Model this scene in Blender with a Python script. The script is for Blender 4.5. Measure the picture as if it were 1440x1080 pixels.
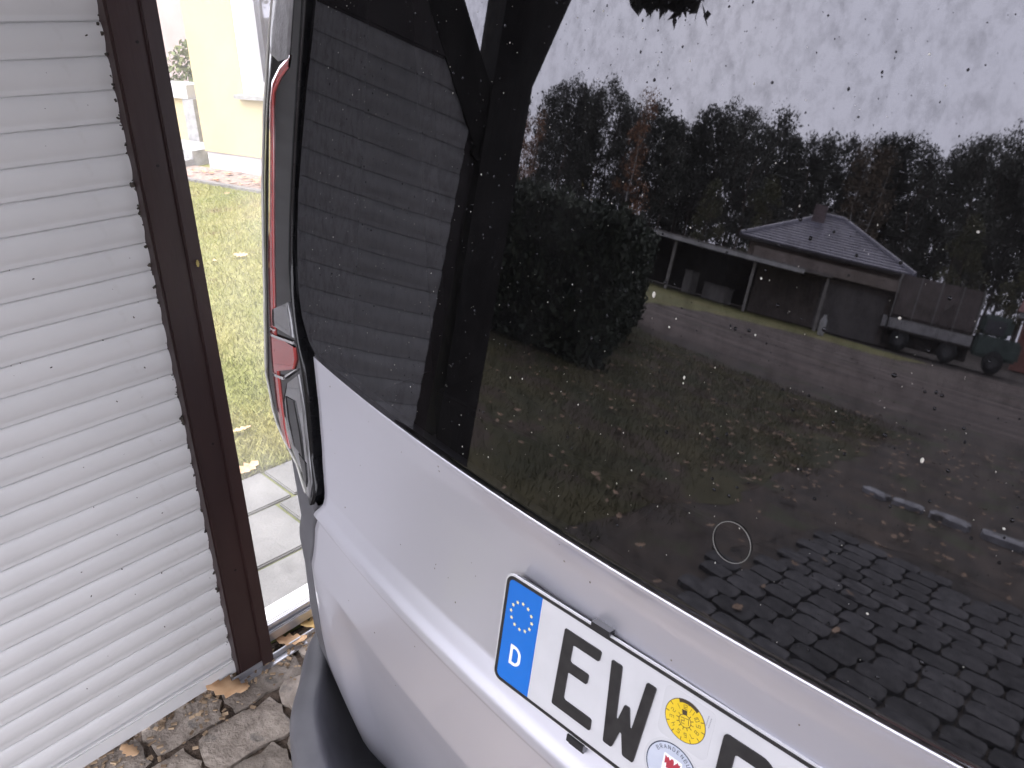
import bpy, bmesh, math, random
from mathutils import Vector, Matrix, noise as mnoise
for o in list(bpy.data.objects): bpy.data.objects.remove(o, do_unlink=True)
SC = bpy.context.scene
COL = SC.collection
rnd = random.Random(7)

# ------------------------------------------------------------------ camera
cam_d = bpy.data.cameras.new('camera'); cam = bpy.data.objects.new('camera', cam_d); COL.objects.link(cam)
CAM = Vector((0.405, -0.394, 1.42))
M = ((0.7072, 0.7070, -0.0084), (0.2936, -0.3047, -0.9061), (-0.6433, 0.6377, -0.4236))   # right, down, forward
cam.matrix_world = Matrix(((M[0][0], -M[1][0], -M[2][0], CAM.x), (M[0][1], -M[1][1], -M[2][1], CAM.y),
                           (M[0][2], -M[1][2], -M[2][2], CAM.z), (0, 0, 0, 1)))
cam_d.sensor_width = 36; cam_d.lens = 28.0; cam_d.clip_start = 0.05; cam_d.clip_end = 600
cam_d.dof.use_dof = True; cam_d.dof.focus_distance = 1.2; cam_d.dof.aperture_fstop = 26
SC.camera = cam

# ------------------------------------------------------------------ world, sun, exposure (overcast autumn day)
SUN_EL, SUN_AZ = math.radians(60), math.radians(205)
W = bpy.data.worlds.new('World'); SC.world = W; W.use_nodes = True
nt = W.node_tree; nt.nodes.clear()
sky = nt.nodes.new('ShaderNodeTexSky'); sky.sky_type = 'NISHITA'; sky.sun_disc = False
sky.sun_elevation = SUN_EL; sky.sun_rotation = SUN_AZ; sky.air_density = 2.0; sky.dust_density = 6.0
hsv = nt.nodes.new('ShaderNodeHueSaturation'); hsv.inputs['Saturation'].default_value = 0.35
mx = nt.nodes.new('ShaderNodeMix'); mx.data_type = 'RGBA'; mx.inputs[0].default_value = 0.86
tc = nt.nodes.new('ShaderNodeTexCoord'); cn = nt.nodes.new('ShaderNodeTexNoise')
cn.inputs['Scale'].default_value = 2.2; cn.inputs['Detail'].default_value = 4
cr = nt.nodes.new('ShaderNodeValToRGB')
cr.color_ramp.elements[0].position = .3; cr.color_ramp.elements[0].color = (6.6, 6.6, 7.6, 1)
cr.color_ramp.elements[1].position = .7; cr.color_ramp.elements[1].color = (7.5, 7.4, 8.2, 1)
bg = nt.nodes.new('ShaderNodeBackground'); bg.inputs['Strength'].default_value = 0.10
wo = nt.nodes.new('ShaderNodeOutputWorld')
L = nt.links.new
L(tc.outputs['Generated'], cn.inputs['Vector']); L(cn.outputs['Fac'], cr.inputs['Fac'])
L(sky.outputs[0], hsv.inputs['Color']); L(hsv.outputs[0], mx.inputs[6]); L(cr.outputs[0], mx.inputs[7])
L(mx.outputs[2], bg.inputs['Color']); L(bg.outputs[0], wo.inputs['Surface'])
sd = bpy.data.lights.new('sun', 'SUN'); sd.energy = 0.5; sd.angle = math.radians(50); sd.color = (1, .97, .93)
sun = bpy.data.objects.new('sun', sd); COL.objects.link(sun)
sdir = Vector((math.sin(SUN_AZ) * math.cos(SUN_EL), math.cos(SUN_AZ) * math.cos(SUN_EL), math.sin(SUN_EL)))
sun.rotation_euler = sdir.to_track_quat('Z', 'Y').to_euler(); sun.location = sdir * 40
SC.view_settings.view_transform = 'Standard'; SC.view_settings.look = 'None'
SC.view_settings.exposure = 2.85; SC.view_settings.gamma = 1
SC.render.engine = 'CYCLES'
SC.cycles.max_bounces = 6; SC.cycles.diffuse_bounces = 3; SC.cycles.glossy_bounces = 3; SC.cycles.transparent_max_bounces = 8

# ------------------------------------------------------------------ materials
MATS = {}
def pm(name, c1, c2=None, rough=.6, metal=0, scale=8, bump=0, bscale=None, coat=0, detail=6, lo=.35, hi=.65, spec=.5, rnd_v=0,
       crough=.03, bdist=.01, stretch=None, extra=None):
    """principled material, two colours mixed by object-space noise, noise bump"""
    if name in MATS: return MATS[name]
    m = bpy.data.materials.new(name); m.use_nodes = True; n = m.node_tree; N = n.nodes; P = N['Principled BSDF']
    P.inputs['Roughness'].default_value = rough; P.inputs['Metallic'].default_value = metal
    P.inputs['Coat Weight'].default_value = coat; P.inputs['Coat Roughness'].default_value = crough
    P.inputs['Specular IOR Level'].default_value = spec
    t = N.new('ShaderNodeTexCoord'); vec = t.outputs['Object']
    if stretch:
        mp = N.new('ShaderNodeMapping'); mp.inputs['Scale'].default_value = stretch; n.links.new(vec, mp.inputs['Vector']); vec = mp.outputs[0]
    col = None
    if c2:
        no = N.new('ShaderNodeTexNoise'); no.inputs['Scale'].default_value = scale; no.inputs['Detail'].default_value = detail
        n.links.new(vec, no.inputs['Vector'])
        r = N.new('ShaderNodeValToRGB'); e = r.color_ramp.elements
        e[0].position, e[0].color = lo, (*c1, 1); e[1].position, e[1].color = hi, (*c2, 1)
        n.links.new(no.outputs['Fac'], r.inputs['Fac']); col = r.outputs[0]
        if extra:      # (colour, scale, threshold): sparse third colour
            n2 = N.new('ShaderNodeTexNoise'); n2.inputs['Scale'].default_value = extra[1]; n2.inputs['Detail'].default_value = 5
            n.links.new(vec, n2.inputs['Vector'])
            r2 = N.new('ShaderNodeValToRGB'); r2.color_ramp.elements[0].position = extra[2]; r2.color_ramp.elements[1].position = extra[2] + .08
            n.links.new(n2.outputs['Fac'], r2.inputs['Fac'])
            mm = N.new('ShaderNodeMix'); mm.data_type = 'RGBA'; n.links.new(r2.outputs[0], mm.inputs[0]); n.links.new(col, mm.inputs[6])
            mm.inputs[7].default_value = (*extra[0], 1); col = mm.outputs[2]
    if rnd_v:
        oi = N.new('ShaderNodeObjectInfo'); mr = N.new('ShaderNodeMapRange')
        mr.inputs[3].default_value = 1 - rnd_v; mr.inputs[4].default_value = 1 + rnd_v
        n.links.new(oi.outputs['Random'], mr.inputs[0])
        hv = N.new('ShaderNodeHueSaturation'); n.links.new(mr.outputs[0], hv.inputs['Value'])
        if col: n.links.new(col, hv.inputs['Color'])
        else: hv.inputs['Color'].default_value = (*c1, 1)
        col = hv.outputs[0]
    if col: n.links.new(col, P.inputs['Base Color'])
    else: P.inputs['Base Color'].default_value = (*c1, 1)
    if bump:
        nb = N.new('ShaderNodeTexNoise'); nb.inputs['Scale'].default_value = bscale or scale * 3; nb.inputs['Detail'].default_value = 6
        n.links.new(vec, nb.inputs['Vector'])
        b = N.new('ShaderNodeBump'); b.inputs['Strength'].default_value = bump; b.inputs['Distance'].default_value = bdist
        n.links.new(nb.outputs['Fac'], b.inputs['Height']); n.links.new(b.outputs[0], P.inputs['Normal'])
    MATS[name] = m
    return m

def glassmat(name, tint, gain, ior=1.5, dust=0.0, dust_col=(.5, .48, .45), trans=0.0, dscale=14, base=0.0, film=0):
    """pane: Fresnel mirror over tinted see-through, thin film of dust and painted haze"""
    m = bpy.data.materials.new(name); m.use_nodes = True; n = m.node_tree; N = n.nodes; N.clear()
    out = N.new('ShaderNodeOutputMaterial'); fr = N.new('ShaderNodeFresnel'); fr.inputs[0].default_value = ior
    mul = N.new('ShaderNodeMath'); mul.operation = 'MULTIPLY_ADD'; mul.inputs[1].default_value = gain; mul.inputs[2].default_value = base; mul.use_clamp = True
    tr = N.new('ShaderNodeBsdfTransparent'); tr.inputs[0].default_value = (*tint, 1)
    gl = N.new('ShaderNodeBsdfGlossy'); gl.inputs['Roughness'].default_value = 0.018; gl.inputs[0].default_value = (.92, .92, 1, 1)
    ms = N.new('ShaderNodeMixShader'); l = n.links.new
    ge = N.new('ShaderNodeNewGeometry'); bf = N.new('ShaderNodeMath'); bf.operation = 'SUBTRACT'; bf.inputs[0].default_value = 1; l(ge.outputs['Backfacing'], bf.inputs[1])
    mul0 = mul; mul = N.new('ShaderNodeMath'); mul.operation = 'MULTIPLY'; l(mul0.outputs[0], mul.inputs[0]); l(bf.outputs[0], mul.inputs[1])
    l(fr.outputs[0], mul0.inputs[0]); l(mul.outputs[0], ms.inputs[0]); l(tr.outputs[0], ms.inputs[1]); l(gl.outputs[0], ms.inputs[2])
    if film:
        t0 = N.new('ShaderNodeTexCoord'); nf = N.new('ShaderNodeTexNoise'); nf.inputs['Scale'].default_value = 105; nf.inputs['Detail'].default_value = 8; nf.inputs['Roughness'].default_value = .72
        mp0 = N.new('ShaderNodeMapping'); mp0.inputs['Scale'].default_value = (1, 1, .6); l(t0.outputs['Object'], mp0.inputs['Vector']); l(mp0.outputs[0], nf.inputs['Vector'])
        rf_ = N.new('ShaderNodeMapRange'); rf_.inputs[1].default_value = .45; rf_.inputs[2].default_value = .78; rf_.inputs[3].default_value = 1; rf_.inputs[4].default_value = 1 - film; l(nf.outputs['Fac'], rf_.inputs[0])
        mu2 = N.new('ShaderNodeMath'); mu2.operation = 'MULTIPLY'; l(mul.outputs[0], mu2.inputs[0]); l(rf_.outputs[0], mu2.inputs[1]); l(mu2.outputs[0], ms.inputs[0])
    sh = ms.outputs[0]
    if dust:
        t = N.new('ShaderNodeTexCoord'); no = N.new('ShaderNodeTexNoise'); no.inputs['Scale'].default_value = dscale; no.inputs['Detail'].default_value = 9
        no.inputs['Roughness'].default_value = .7
        mp = N.new('ShaderNodeMapping'); mp.inputs['Scale'].default_value = (1, 1, .55); l(t.outputs['Object'], mp.inputs['Vector']); l(mp.outputs[0], no.inputs['Vector'])
        mr = N.new('ShaderNodeMapRange'); mr.inputs[1].default_value = .42; mr.inputs[2].default_value = .75; mr.inputs[3].default_value = dust * .25; mr.inputs[4].default_value = dust
        l(no.outputs['Fac'], mr.inputs[0])
        df = N.new('ShaderNodeBsdfDiffuse'); df.inputs[0].default_value = (*dust_col, 1)
        ds = df.outputs[0]
        if trans:
            tl = N.new('ShaderNodeBsdfTranslucent'); tl.inputs[0].default_value = (*dust_col, 1)
            m3 = N.new('ShaderNodeMixShader'); m3.inputs[0].default_value = trans; l(df.outputs[0], m3.inputs[1]); l(tl.outputs[0], m3.inputs[2]); ds = m3.outputs[0]
        m2 = N.new('ShaderNodeMixShader'); l(mr.outputs[0], m2.inputs[0]); l(sh, m2.inputs[1]); l(ds, m2.inputs[2]); sh = m2.outputs[0]
    l(sh, out.inputs[0]); MATS[name] = m
    return m

paint = pm('silver_white_paint', (.68, .68, .75), (.70, .70, .77), rough=.40, scale=3, coat=.45, crough=.08, spec=.5, metal=.82)
blackgap = pm('black_gap_rubber', (.006, .006, .007), rough=.6)
plastic = pm('bumper_plastic', (.068, .068, .077), (.085, .085, .095), rough=.5, scale=20, bump=.25, bscale=700, bdist=.001)
rear_glass = glassmat('tinted_rear_glass', (.10, .10, .105), 0.10, 1.5, dust=.016, dust_col=(.40, .39, .40), base=.089, film=.46)
pane_glass = glassmat('hazy_pane_glass', (.97, .97, .97), 1.3, 1.5, dust=.10, dust_col=(.9, .87, .86), trans=.85, dscale=5)  # pale milky film paints the washed-out veil over the garden
win_glass = glassmat('house_window_glass', (.35, .37, .38), 3.0, 1.5)
shut_m = pm('shutter_white', (.51, .507, .505), (.565, .56, .555), rough=.45, scale=4, rnd_v=.03, extra=((.46, .45, .44), 9, .68))
brown_m = pm('dark_brown_metal', (.018, .008, .008), (.030, .013, .012), rough=.42, scale=9, stretch=(1, 1, .15), bump=.08, bscale=60)
wood_dark = pm('dark_brown_wood', (.008, .007, .006), (.016, .012, .010), rough=.75, scale=14, stretch=(1, 1, .12), bump=.4, bscale=60)
alu = pm('aluminium', (.55, .55, .57), (.45, .45, .47), rough=.35, metal=.85, scale=25)
white_frame = pm('white_sill', (.75, .75, .74), (.68, .68, .66), rough=.5, scale=10)

# ------------------------------------------------------------------ mesh helpers
ORG = {}
def link(o, parent=None):
    COL.objects.link(o)
    if parent is not None:
        o.parent = parent
    return o
def tag(o, label=None, cat=None, group=None, kind=None):
    if label: o['label'] = label
    if cat: o['category'] = cat
    if group: o['group'] = group
    if kind: o['kind'] = kind
    return o
def thing(name, loc, label, cat, group=None, rotz=0):
    o = bpy.data.objects.new(name, None); o.location = loc; o.rotation_euler = (0, 0, rotz); o.empty_display_size = .1
    link(o); ORG[o] = Vector(loc); tag(o, label, cat, group); return o
def org(parent):
    while parent is not None:
        if parent in ORG: return ORG[parent]
        parent = parent.parent
    return Vector((0, 0, 0))
def mesh(name, V, F, mat, smooth=False):
    me = bpy.data.meshes.new(name); me.from_pydata([tuple(v) for v in V], [], F); me.materials.append(mat)
    if smooth: me.polygons.foreach_set('use_smooth', [True] * len(me.polygons))
    me.update(); return me
def obj(name, V, F, mat, parent=None, smooth=False, local=False):
    """one mesh object; V in world coordinates unless local"""
    if parent is not None and not local:
        g = org(parent); V = [(v[0] - g.x, v[1] - g.y, v[2] - g.z) for v in V]
    o = bpy.data.objects.new(name, mesh(name, V, F, mat, smooth)); return link(o, parent)
def struct(name, V, F, mat, smooth=False):
    return tag(obj(name, V, F, mat, None, smooth), kind='structure')
BOXF = [(0, 3, 2, 1), (4, 5, 6, 7), (0, 1, 5, 4), (1, 2, 6, 5), (2, 3, 7, 6), (3, 0, 4, 7)]
def boxv(x0, x1, y0, y1, z0, z1):
    return [(x0, y0, z0), (x1, y0, z0), (x1, y1, z0), (x0, y1, z0), (x0, y0, z1), (x1, y0, z1), (x1, y1, z1), (x0, y1, z1)]
def bevbox(x0, x1, y0, y1, z0, z1, b):
    bm = bmesh.new(); vs = [bm.verts.new(v) for v in boxv(x0, x1, y0, y1, z0, z1)]
    for f in BOXF: bm.faces.new([vs[i] for i in f])
    bmesh.ops.bevel(bm, geom=list(bm.edges), offset=b, segments=2, affect='EDGES')
    bm.verts.index_update(); V = [tuple(v.co) for v in bm.verts]; F = [tuple(v.index for v in f.verts) for f in bm.faces]; bm.free()
    return V, F
def box(name, x0, x1, y0, y1, z0, z1, mat, parent=None, b=0, local=False):
    V, F = bevbox(x0, x1, y0, y1, z0, z1, b) if b else (boxv(x0, x1, y0, y1, z0, z1), BOXF)
    return obj(name, V, F, mat, parent, False, local)
def join(parts):
    V, F = [], []
    for v, f in parts:
        k = len(V); V += v; F += [tuple(i + k for i in q) for q in f]
    return V, F
def gridF(nr, nc, flip=False):
    F = []
    for i in range(nr - 1):
        for j in range(nc - 1):
            q = (i * nc + j, i * nc + j + 1, (i + 1) * nc + j + 1, (i + 1) * nc + j)
            F.append(q[::-1] if flip else q)
    return F
def tube(path, r, n=8, closed=False):
    V, F = [], []; m = len(path); path = [Vector(p) for p in path]
    for i, p in enumerate(path):
        a = path[(i - 1) % m] if closed or i > 0 else p; b = path[(i + 1) % m] if closed or i < m - 1 else p
        t = (b - a).normalized(); u = t.cross(Vector((.13, .31, .94))).normalized(); w = t.cross(u)
        rr = r[i] if isinstance(r, (list, tuple)) else r
        V += [tuple(p + u * rr * math.cos(2 * math.pi * k / n) + w * rr * math.sin(2 * math.pi * k / n)) for k in range(n)]
    for i in range(m if closed else m - 1):
        for k in range(n):
            j = (i + 1) % m; F.append((i * n + k, i * n + (k + 1) % n, j * n + (k + 1) % n, j * n + k))
    if not closed: F += [tuple(range(n))[::-1], tuple((m - 1) * n + k for k in range(n))]
    return V, F
def beam(a, b, w, h):
    """square timber from a to b"""
    a, b = Vector(a), Vector(b); t = (b - a).normalized(); u = t.cross(Vector((1, 0, 0)))
    if u.length < .1: u = t.cross(Vector((0, 1, 0)))
    u.normalize(); v = t.cross(u)
    V = [tuple(p + u * su * w / 2 + v * sv * h / 2) for p in (a, b) for su, sv in ((-1, -1), (1, -1), (1, 1), (-1, 1))]
    return V, BOXF

# ------------------------------------------------------------------ leaf helpers
def oak_leaf(size, curl, seed):
    """lobed curled leaf lying near z=0, about size long"""
    r = random.Random(seed); n = 9; right, left, mid = [], [], []
    for i in range(n):
        t = i / (n - 1); w = .30 * math.sin(math.pi * min(1, t * .93 + .05)) ** .8 * (1 if i % 2 else .52) + .012
        c = curl * (t - .5) ** 2
        mid.append((t * size, 0, c * size)); right.append((t * size + .03 * size, w * size * r.uniform(.85, 1.15), (c + curl * 1.6 * w * w + r.uniform(0, .03)) * size))
        left.append((t * size + .03 * size, -w * size * r.uniform(.85, 1.15), (c + curl * 1.6 * w * w + r.uniform(0, .03)) * size))
    V = left + mid + right; F = []
    for i in range(n - 1):
        F += [(i, i + 1, n + i + 1, n + i), (n + i, n + i + 1, 2 * n + i + 1, 2 * n + i)]
    return V, F
def leafquads(cs, size, r, flat=0):
    V, F = [], []
    for c in cs:
        s = size * r.uniform(.6, 1.3); d = Vector((r.gauss(0, 1), r.gauss(0, 1), r.gauss(0, 1) * (1 - flat))).normalized()
        e = d.cross(Vector((r.gauss(0, 1), r.gauss(0, 1), r.gauss(0, 1)))).normalized(); k = len(V); c = Vector(c)
        V += [tuple(c - d * s), tuple(c + e * s * .45), tuple(c + d * s), tuple(c - e * s * .45)]; F.append((k, k + 1, k + 2, k + 3))
    return V, F
# ================================================================== SETTING: ground sheets
def ragged(pts, amp, step=.25):
    out = []
    for (ax, ay), (bx, by) in zip(pts, pts[1:] + pts[:1]):
        n = max(1, min(160, int(math.hypot(bx - ax, by - ay) / step)))
        for k in range(n):
            x, y = ax + (bx - ax) * k / n, ay + (by - ay) * k / n
            v = mnoise.noise_vector(Vector((x * 1.7, y * 1.7, amp))) * amp + mnoise.noise_vector(Vector((x * 6, y * 6, amp))) * amp * .4
            out.append((x + v.x, y + v.y) if k else (ax, ay))
    return out
def sheet(name, pts, z, mat, amp=0):
    if amp: pts = ragged(pts, amp)
    return struct(name, [(x, y, z) for x, y in pts], [tuple(range(len(pts)))], mat)
soil_m = pm('damp_soil', (.014, .011, .009), (.045, .034, .026), rough=.95, scale=5, bump=.5, bscale=20)
lawn_m = pm('lawn_ground', (.145, .155, .036), (.225, .205, .07), rough=.9, scale=1.6, bump=.6, bscale=45, extra=((.16, .12, .05), 2.3, .62))
road_m = pm('packed_dirt', (.034, .024, .019), (.098, .075, .064), rough=.95, scale=1.3, bump=.4, bscale=9, stretch=(.22, 1.2, 1), extra=((.045, .042, .022), 1.1, .60))
verge_m = pm('verge_grass', (.085, .090, .02), (.125, .11, .036), rough=.9, scale=.8, bump=.4, bscale=15)
leafsoil_m = pm('leafy_soil', (.020, .014, .010), (.050, .035, .025), rough=.9, scale=3.2, bump=.5, bscale=18, extra=((.028, .029, .011), 1.6, .56))
sheet('ground', [(-300, -300), (300, -300), (300, 300), (-300, 300)], -.045, soil_m)
LAWN = sheet('lawn', [(-1.87, -.98), (-1.87, 8), (-3, 8), (-24, 2.0), (-24, -.98)], -.012, lawn_m)
ylawn_m = pm('yard_lawn_ground', (.022, .023, .005), (.046, .039, .011), rough=.95, scale=1.3, bump=.6, bscale=45, extra=((.040, .027, .017), 1.7, .52))
sheet('yard_lawn', [(-1.75, -9.2), (-1.75, -1.0), (-24, -1.0), (-24, -16), (-8.2, -10.2), (-7.4, -9.6)], -.0160, ylawn_m, .22)
sheet('leafy_yard_edge', [(-8.5, -9.4), (-3.2, -4.0), (-3.2, -1.3), (-1.2, -1.3), (-1.2, -4.3), (9, -4.3), (9, -14.6), (3, -14.3), (-4.2, -13), (-8.5, -12)], -.018, leafsoil_m, .2)
sheet('dirt_road', [(-8.3, -10.4), (-4.2, -11.0), (3, -12.5), (30, -14), (30, -27), (-4, -27.9), (-7, -26.2), (-11.2, -25.4), (-14.4, -20.5), (-14.2, -15.5), (-12.5, -12.9)], -.0155, road_m, .5)
sheet('grass_verge', [(-11.6, -12.9), (-11.9, -15.5), (-11.7, -19.6), (-9.7, -22.6), (-6.6, -23.6), (-6, -26.6), (-12, -27.6), (-22, -23.2), (-18, -13)], -.0135, verge_m, .4)
sheet('yard_bed', [(-1.86, -4.66), (-1.86, -.9), (-1.12, -.9), (-1.12, .1), (-.9, 6), (4.5, 6), (4.5, -4.66)], -.0200, soil_m)

# cobbled yard: stones as parts, joints of soil between them
cob_a = pm('granite_setts', (.185, .155, .130), (.33, .285, .242), rough=.85, scale=26, bump=.7, bscale=90, rnd_v=.3, extra=((.13, .118, .107), 14, .60))
cob_b = pm('grey_setts', (.028, .028, .031), (.066, .064, .066), rough=.85, spec=.25, scale=18, bump=.6, bscale=70, rnd_v=.3)
def sett(lx, ly, h, seed, dome, irr=.004):
    r = random.Random(seed); n = 6; V = []
    for j in range(n):
        for i in range(n):
            u, v = -1 + 2 * i / (n - 1), -1 + 2 * j / (n - 1)
            e = max(abs(u), abs(v)); k = abs(u) ** 4 + abs(v) ** 4; sh = 1 - .10 * (abs(u * v)) ** 2
            edge = (i in (0, n - 1)) or (j in (0, n - 1))
            V.append((u * lx / 2 * sh + (r.uniform(-irr, irr) if edge else 0), v * ly / 2 * sh + (r.uniform(-irr, irr) if edge else 0), h - dome * k * .5 + r.uniform(-.0018, .0018)))
    F = gridF(n, n); ring = [i for i in range(n)] + [j * n + n - 1 for j in range(1, n)] + [(n - 1) * n + i for i in range(n - 2, -1, -1)] + [j * n for j in range(n - 2, 0, -1)]
    k = len(V); V += [V[i] for i in ring] + [(V[i][0] * 1.01, V[i][1] * 1.01, -.03) for i in ring]; m = len(ring)
    for a in range(m):
        b = (a + 1) % m; F.append((k + a, k + m + a, k + m + b, k + b))
    return V, F
near_sets = [mesh('cobble', *sett(.162 + .03 * (i % 3), .122, .006, i, .009, .008), cob_a, True) for i in range(6)]
far_sets = [mesh('paving_block', *sett(.205 - .02 * (i % 3), .132, .006, 20 + i, .004, .003), cob_b, True) for i in range(5)]
yard = struct('cobbled_yard', [(-1.11, -.95, -.009), (4.4, -.95, -.009), (4.4, 5.9, -.009), (-1.11, 5.9, -.009)], [(0, 1, 2, 3)], pm('joint_dirt', (.045, .032, .024), (.11, .08, .06), rough=.95, scale=35, bump=.8, bscale=120))
# courses along Y beside the shutter
nn = 0
x = -1.03
rest = []
while x < .3:
    y = -.9 + rnd.uniform(0, .1); cw = .128
    while y < .95:
        k = rnd.randrange(6); L_ = .165 + .03 * (k % 3) + .006
        loc = (x + rnd.uniform(-.005, .005), y + L_ / 2, rnd.uniform(-.005, .003)); rz = math.pi / 2 + rnd.uniform(-.07, .07)
        if nn < 120:
            o = bpy.data.objects.new('cobble', near_sets[k]); o.location = loc; o.rotation_euler = (rnd.uniform(-.03, .03), rnd.uniform(-.03, .03), rz); link(o, yard); nn += 1
        y += L_
    x += cw
yard2 = struct('block_paving', [(-1.1, -4.0, -.0165), (2.6, -4.0, -.0165), (2.6, -.96, -.0165), (-1.1, -.96, -.0165)], [(0, 1, 2, 3)], soil_m)
spots = []
y = -1.03; row = 0
while y > -4.42:
    x = -1.55 + (row % 2) * .1
    while x < 2.5:
        k = rnd.randrange(5); L_ = .205 - .02 * (k % 3) + .012
        # ragged outer edge of the paving
        if x > -1.12 + .35 * mnoise.noise(Vector((0, y * 1.3, 2))) and y > -4.1 + .5 * mnoise.noise(Vector((x * .9, 3, 1))):
            spots.append((abs(x + .4) + abs(y + 2.6) * .7, k, x + L_ / 2, y))
        x += L_
    y -= .139; row += 1
spots.sort()
big = []
for i, (q, k, x, y) in enumerate(spots):
    loc = Vector((x, y + rnd.uniform(-.003, .003), rnd.uniform(-.003, .004))); rz = rnd.uniform(-.03, .03)
    if i < 260:
        o = bpy.data.objects.new('paving_block', far_sets[k]); o.location = loc; o.rotation_euler = (0, 0, rz); link(o, yard2)
    else:
        mt = Matrix.Translation(loc) @ Matrix.Rotation(rz, 4, 'Z')
        big.append(([tuple(mt @ v.co) for v in far_sets[k].vertices], [tuple(p.vertices) for p in far_sets[k].polygons]))
if big: tag(obj('paving_block', *join(big), cob_b, yard2, True), kind='stuff')

# garden path slabs outside the glass
slab_m = pm('concrete_slab', (.115, .114, .110), (.155, .153, .146), rough=.85, scale=7, bump=.25, bscale=120, rnd_v=.08, extra=((.095, .094, .089), 4, .6))
moss_m = pm('mossy_joint', (.07, .085, .022), (.14, .145, .05), rough=.95, scale=12, bump=.6, bscale=80)
path = struct('garden_path', [(-1.885, -1.2, -.010), (-1.115, -1.2, -.010), (-1.115, 3.4, -.010), (-1.885, 3.4, -.010)], [(0, 1, 2, 3)], moss_m)
for x0, x1, y0, ln in ((-1.390, -1.130, .18, .50), (-1.655, -1.403, .585, .50), (-1.868, -1.668, .65, .50)):
    for k in range(-3, 6):
        a = y0 + k * ln
        V, F = bevbox(x0, x1, a + .006, a + ln - .006, -.05, rnd.uniform(-.001, .003), .004); obj('slab', V, F, slab_m, path)
# edging and leaf strip in front of the house
HB, HU, HM = Vector((-7.65, 3.29, 0)), Vector((.985, .172, 0)), Vector((-.172, .985, 0))
def hw(u, dep, z): p = HB + HU * u + HM * dep; return (p.x, p.y, z)
def hbox(name, u0, u1, d0, d1, z0, z1, mat, parent=None):
    return obj(name, [hw(u, d, z) for z in (z0, z1) for u, d in ((u0, d0), (u1, d0), (u1, d1), (u0, d1))], BOXF, mat, parent)
strip_m = pm('reddish_gravel', (.20, .145, .12), (.32, .25, .21), rough=.95, scale=30, bump=.7, bscale=60)
o = struct('gravel_strip', [hw(-2.5, -.47, -.002), hw(7, -.47, -.002), hw(7, .02, -.002), hw(-2.5, .02, -.002)], [(0, 1, 2, 3)], strip_m)
edge_m = pm('edging_stone', (.13, .125, .12), (.2, .19, .18), rough=.9, scale=12, bump=.4)
edg = struct('lawn_edging', [hw(-2.5, -.52, -.03), hw(7, -.52, -.03), hw(7, -.46, -.03), hw(-2.5, -.46, -.03)], [(0, 1, 2, 3)], edge_m)
for k in range(19):
    hbox('edging_stone', -2.5 + k * .5, -2.5 + k * .5 + .49, -.52, -.465, -.05, .012, edge_m, edg)

# grass blades and fallen leaves (nobody could count them)
grass_m = pm('grass_blades', (.20, .22, .046), (.33, .295, .10), rough=.7, scale=1.5, extra=((.22, .17, .07), 3, .6))
def blades(n, area, h, r):
    V, F = [], []
    for _ in range(n):
        p = area(r)
        if p is None: continue
        a = r.uniform(0, 6.28); w = .0018 + .0018 * r.random(); hh = h * r.uniform(.5, 1.3); lx, ly = r.gauss(0, .6) * hh, r.gauss(0, .6) * hh; k = len(V)
        V += [(p[0] - w * math.cos(a), p[1] - w * math.sin(a), -.014), (p[0] + w * math.cos(a), p[1] + w * math.sin(a), -.014), (p[0] + lx, p[1] + ly, -.012 + hh)]
        F.append((k, k + 1, k + 2))
    return V, F
r = random.Random(3)
def lawnA(r):
    x = -1.88 - 5.3 * r.random() ** 1.6; y = r.uniform(.0, 4.2)
    f = Vector((x, y, 0)) - HB
    if f.dot(HM) > -.53: return None
    return x, y
V, F = blades(150000, lawnA, .028, r); o = tag(obj('lawn_grass', V, F, grass_m), 'short yellowish green lawn grass outside the glass panel', 'grass', kind='stuff')
def lawnB(r):
    x = -1.35 - 6.5 * r.random() ** 1.1; y = r.uniform(-9.6, -1.1)
    if x > -1.7 + .7 * mnoise.noise(Vector((x * 1.5, y * 1.5, 7))) - .25 * r.random(): return None
    if mnoise.noise(Vector((x * .8, y * .8, 4))) < -.25 and r.random() < .7: return None
    x, y = x, y; return (x, y)
V, F = blades(60000, lawnB, .04, r); tag(obj('yard_grass', V, F, pm('yard_grass_blades', (.029, .033, .006), (.060, .052, .013), rough=.8, scale=1.3, extra=((.05, .034, .02), 2, .54))), 'rough lawn grass mirrored in the rear window', 'grass', kind='stuff')
leaf_ms = [pm('leaf_tan', (.42, .25, .13), (.55, .36, .21), rough=.7, scale=30), pm('leaf_ochre', (.45, .29, .10), (.58, .40, .17), rough=.7, scale=30),
           pm('leaf_brown', (.15, .095, .06), (.26, .175, .115), rough=.75, scale=30)]
def scatter(n, area, r, smin, smax, z):
    parts = []
    for i in range(n):
        p = area(r)
        if p is None: continue
        V, F = oak_leaf(r.uniform(smin, smax), r.uniform(.1, .7), i); mt = Matrix.Translation((p[0], p[1], z)) @ Matrix.Rotation(r.uniform(0, 6.28), 4, 'Z') @ Matrix.Rotation(r.uniform(-.3, .3), 4, 'X')
        parts.append(([tuple(mt @ Vector(v)) for v in V], F))
    return join(parts)
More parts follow.
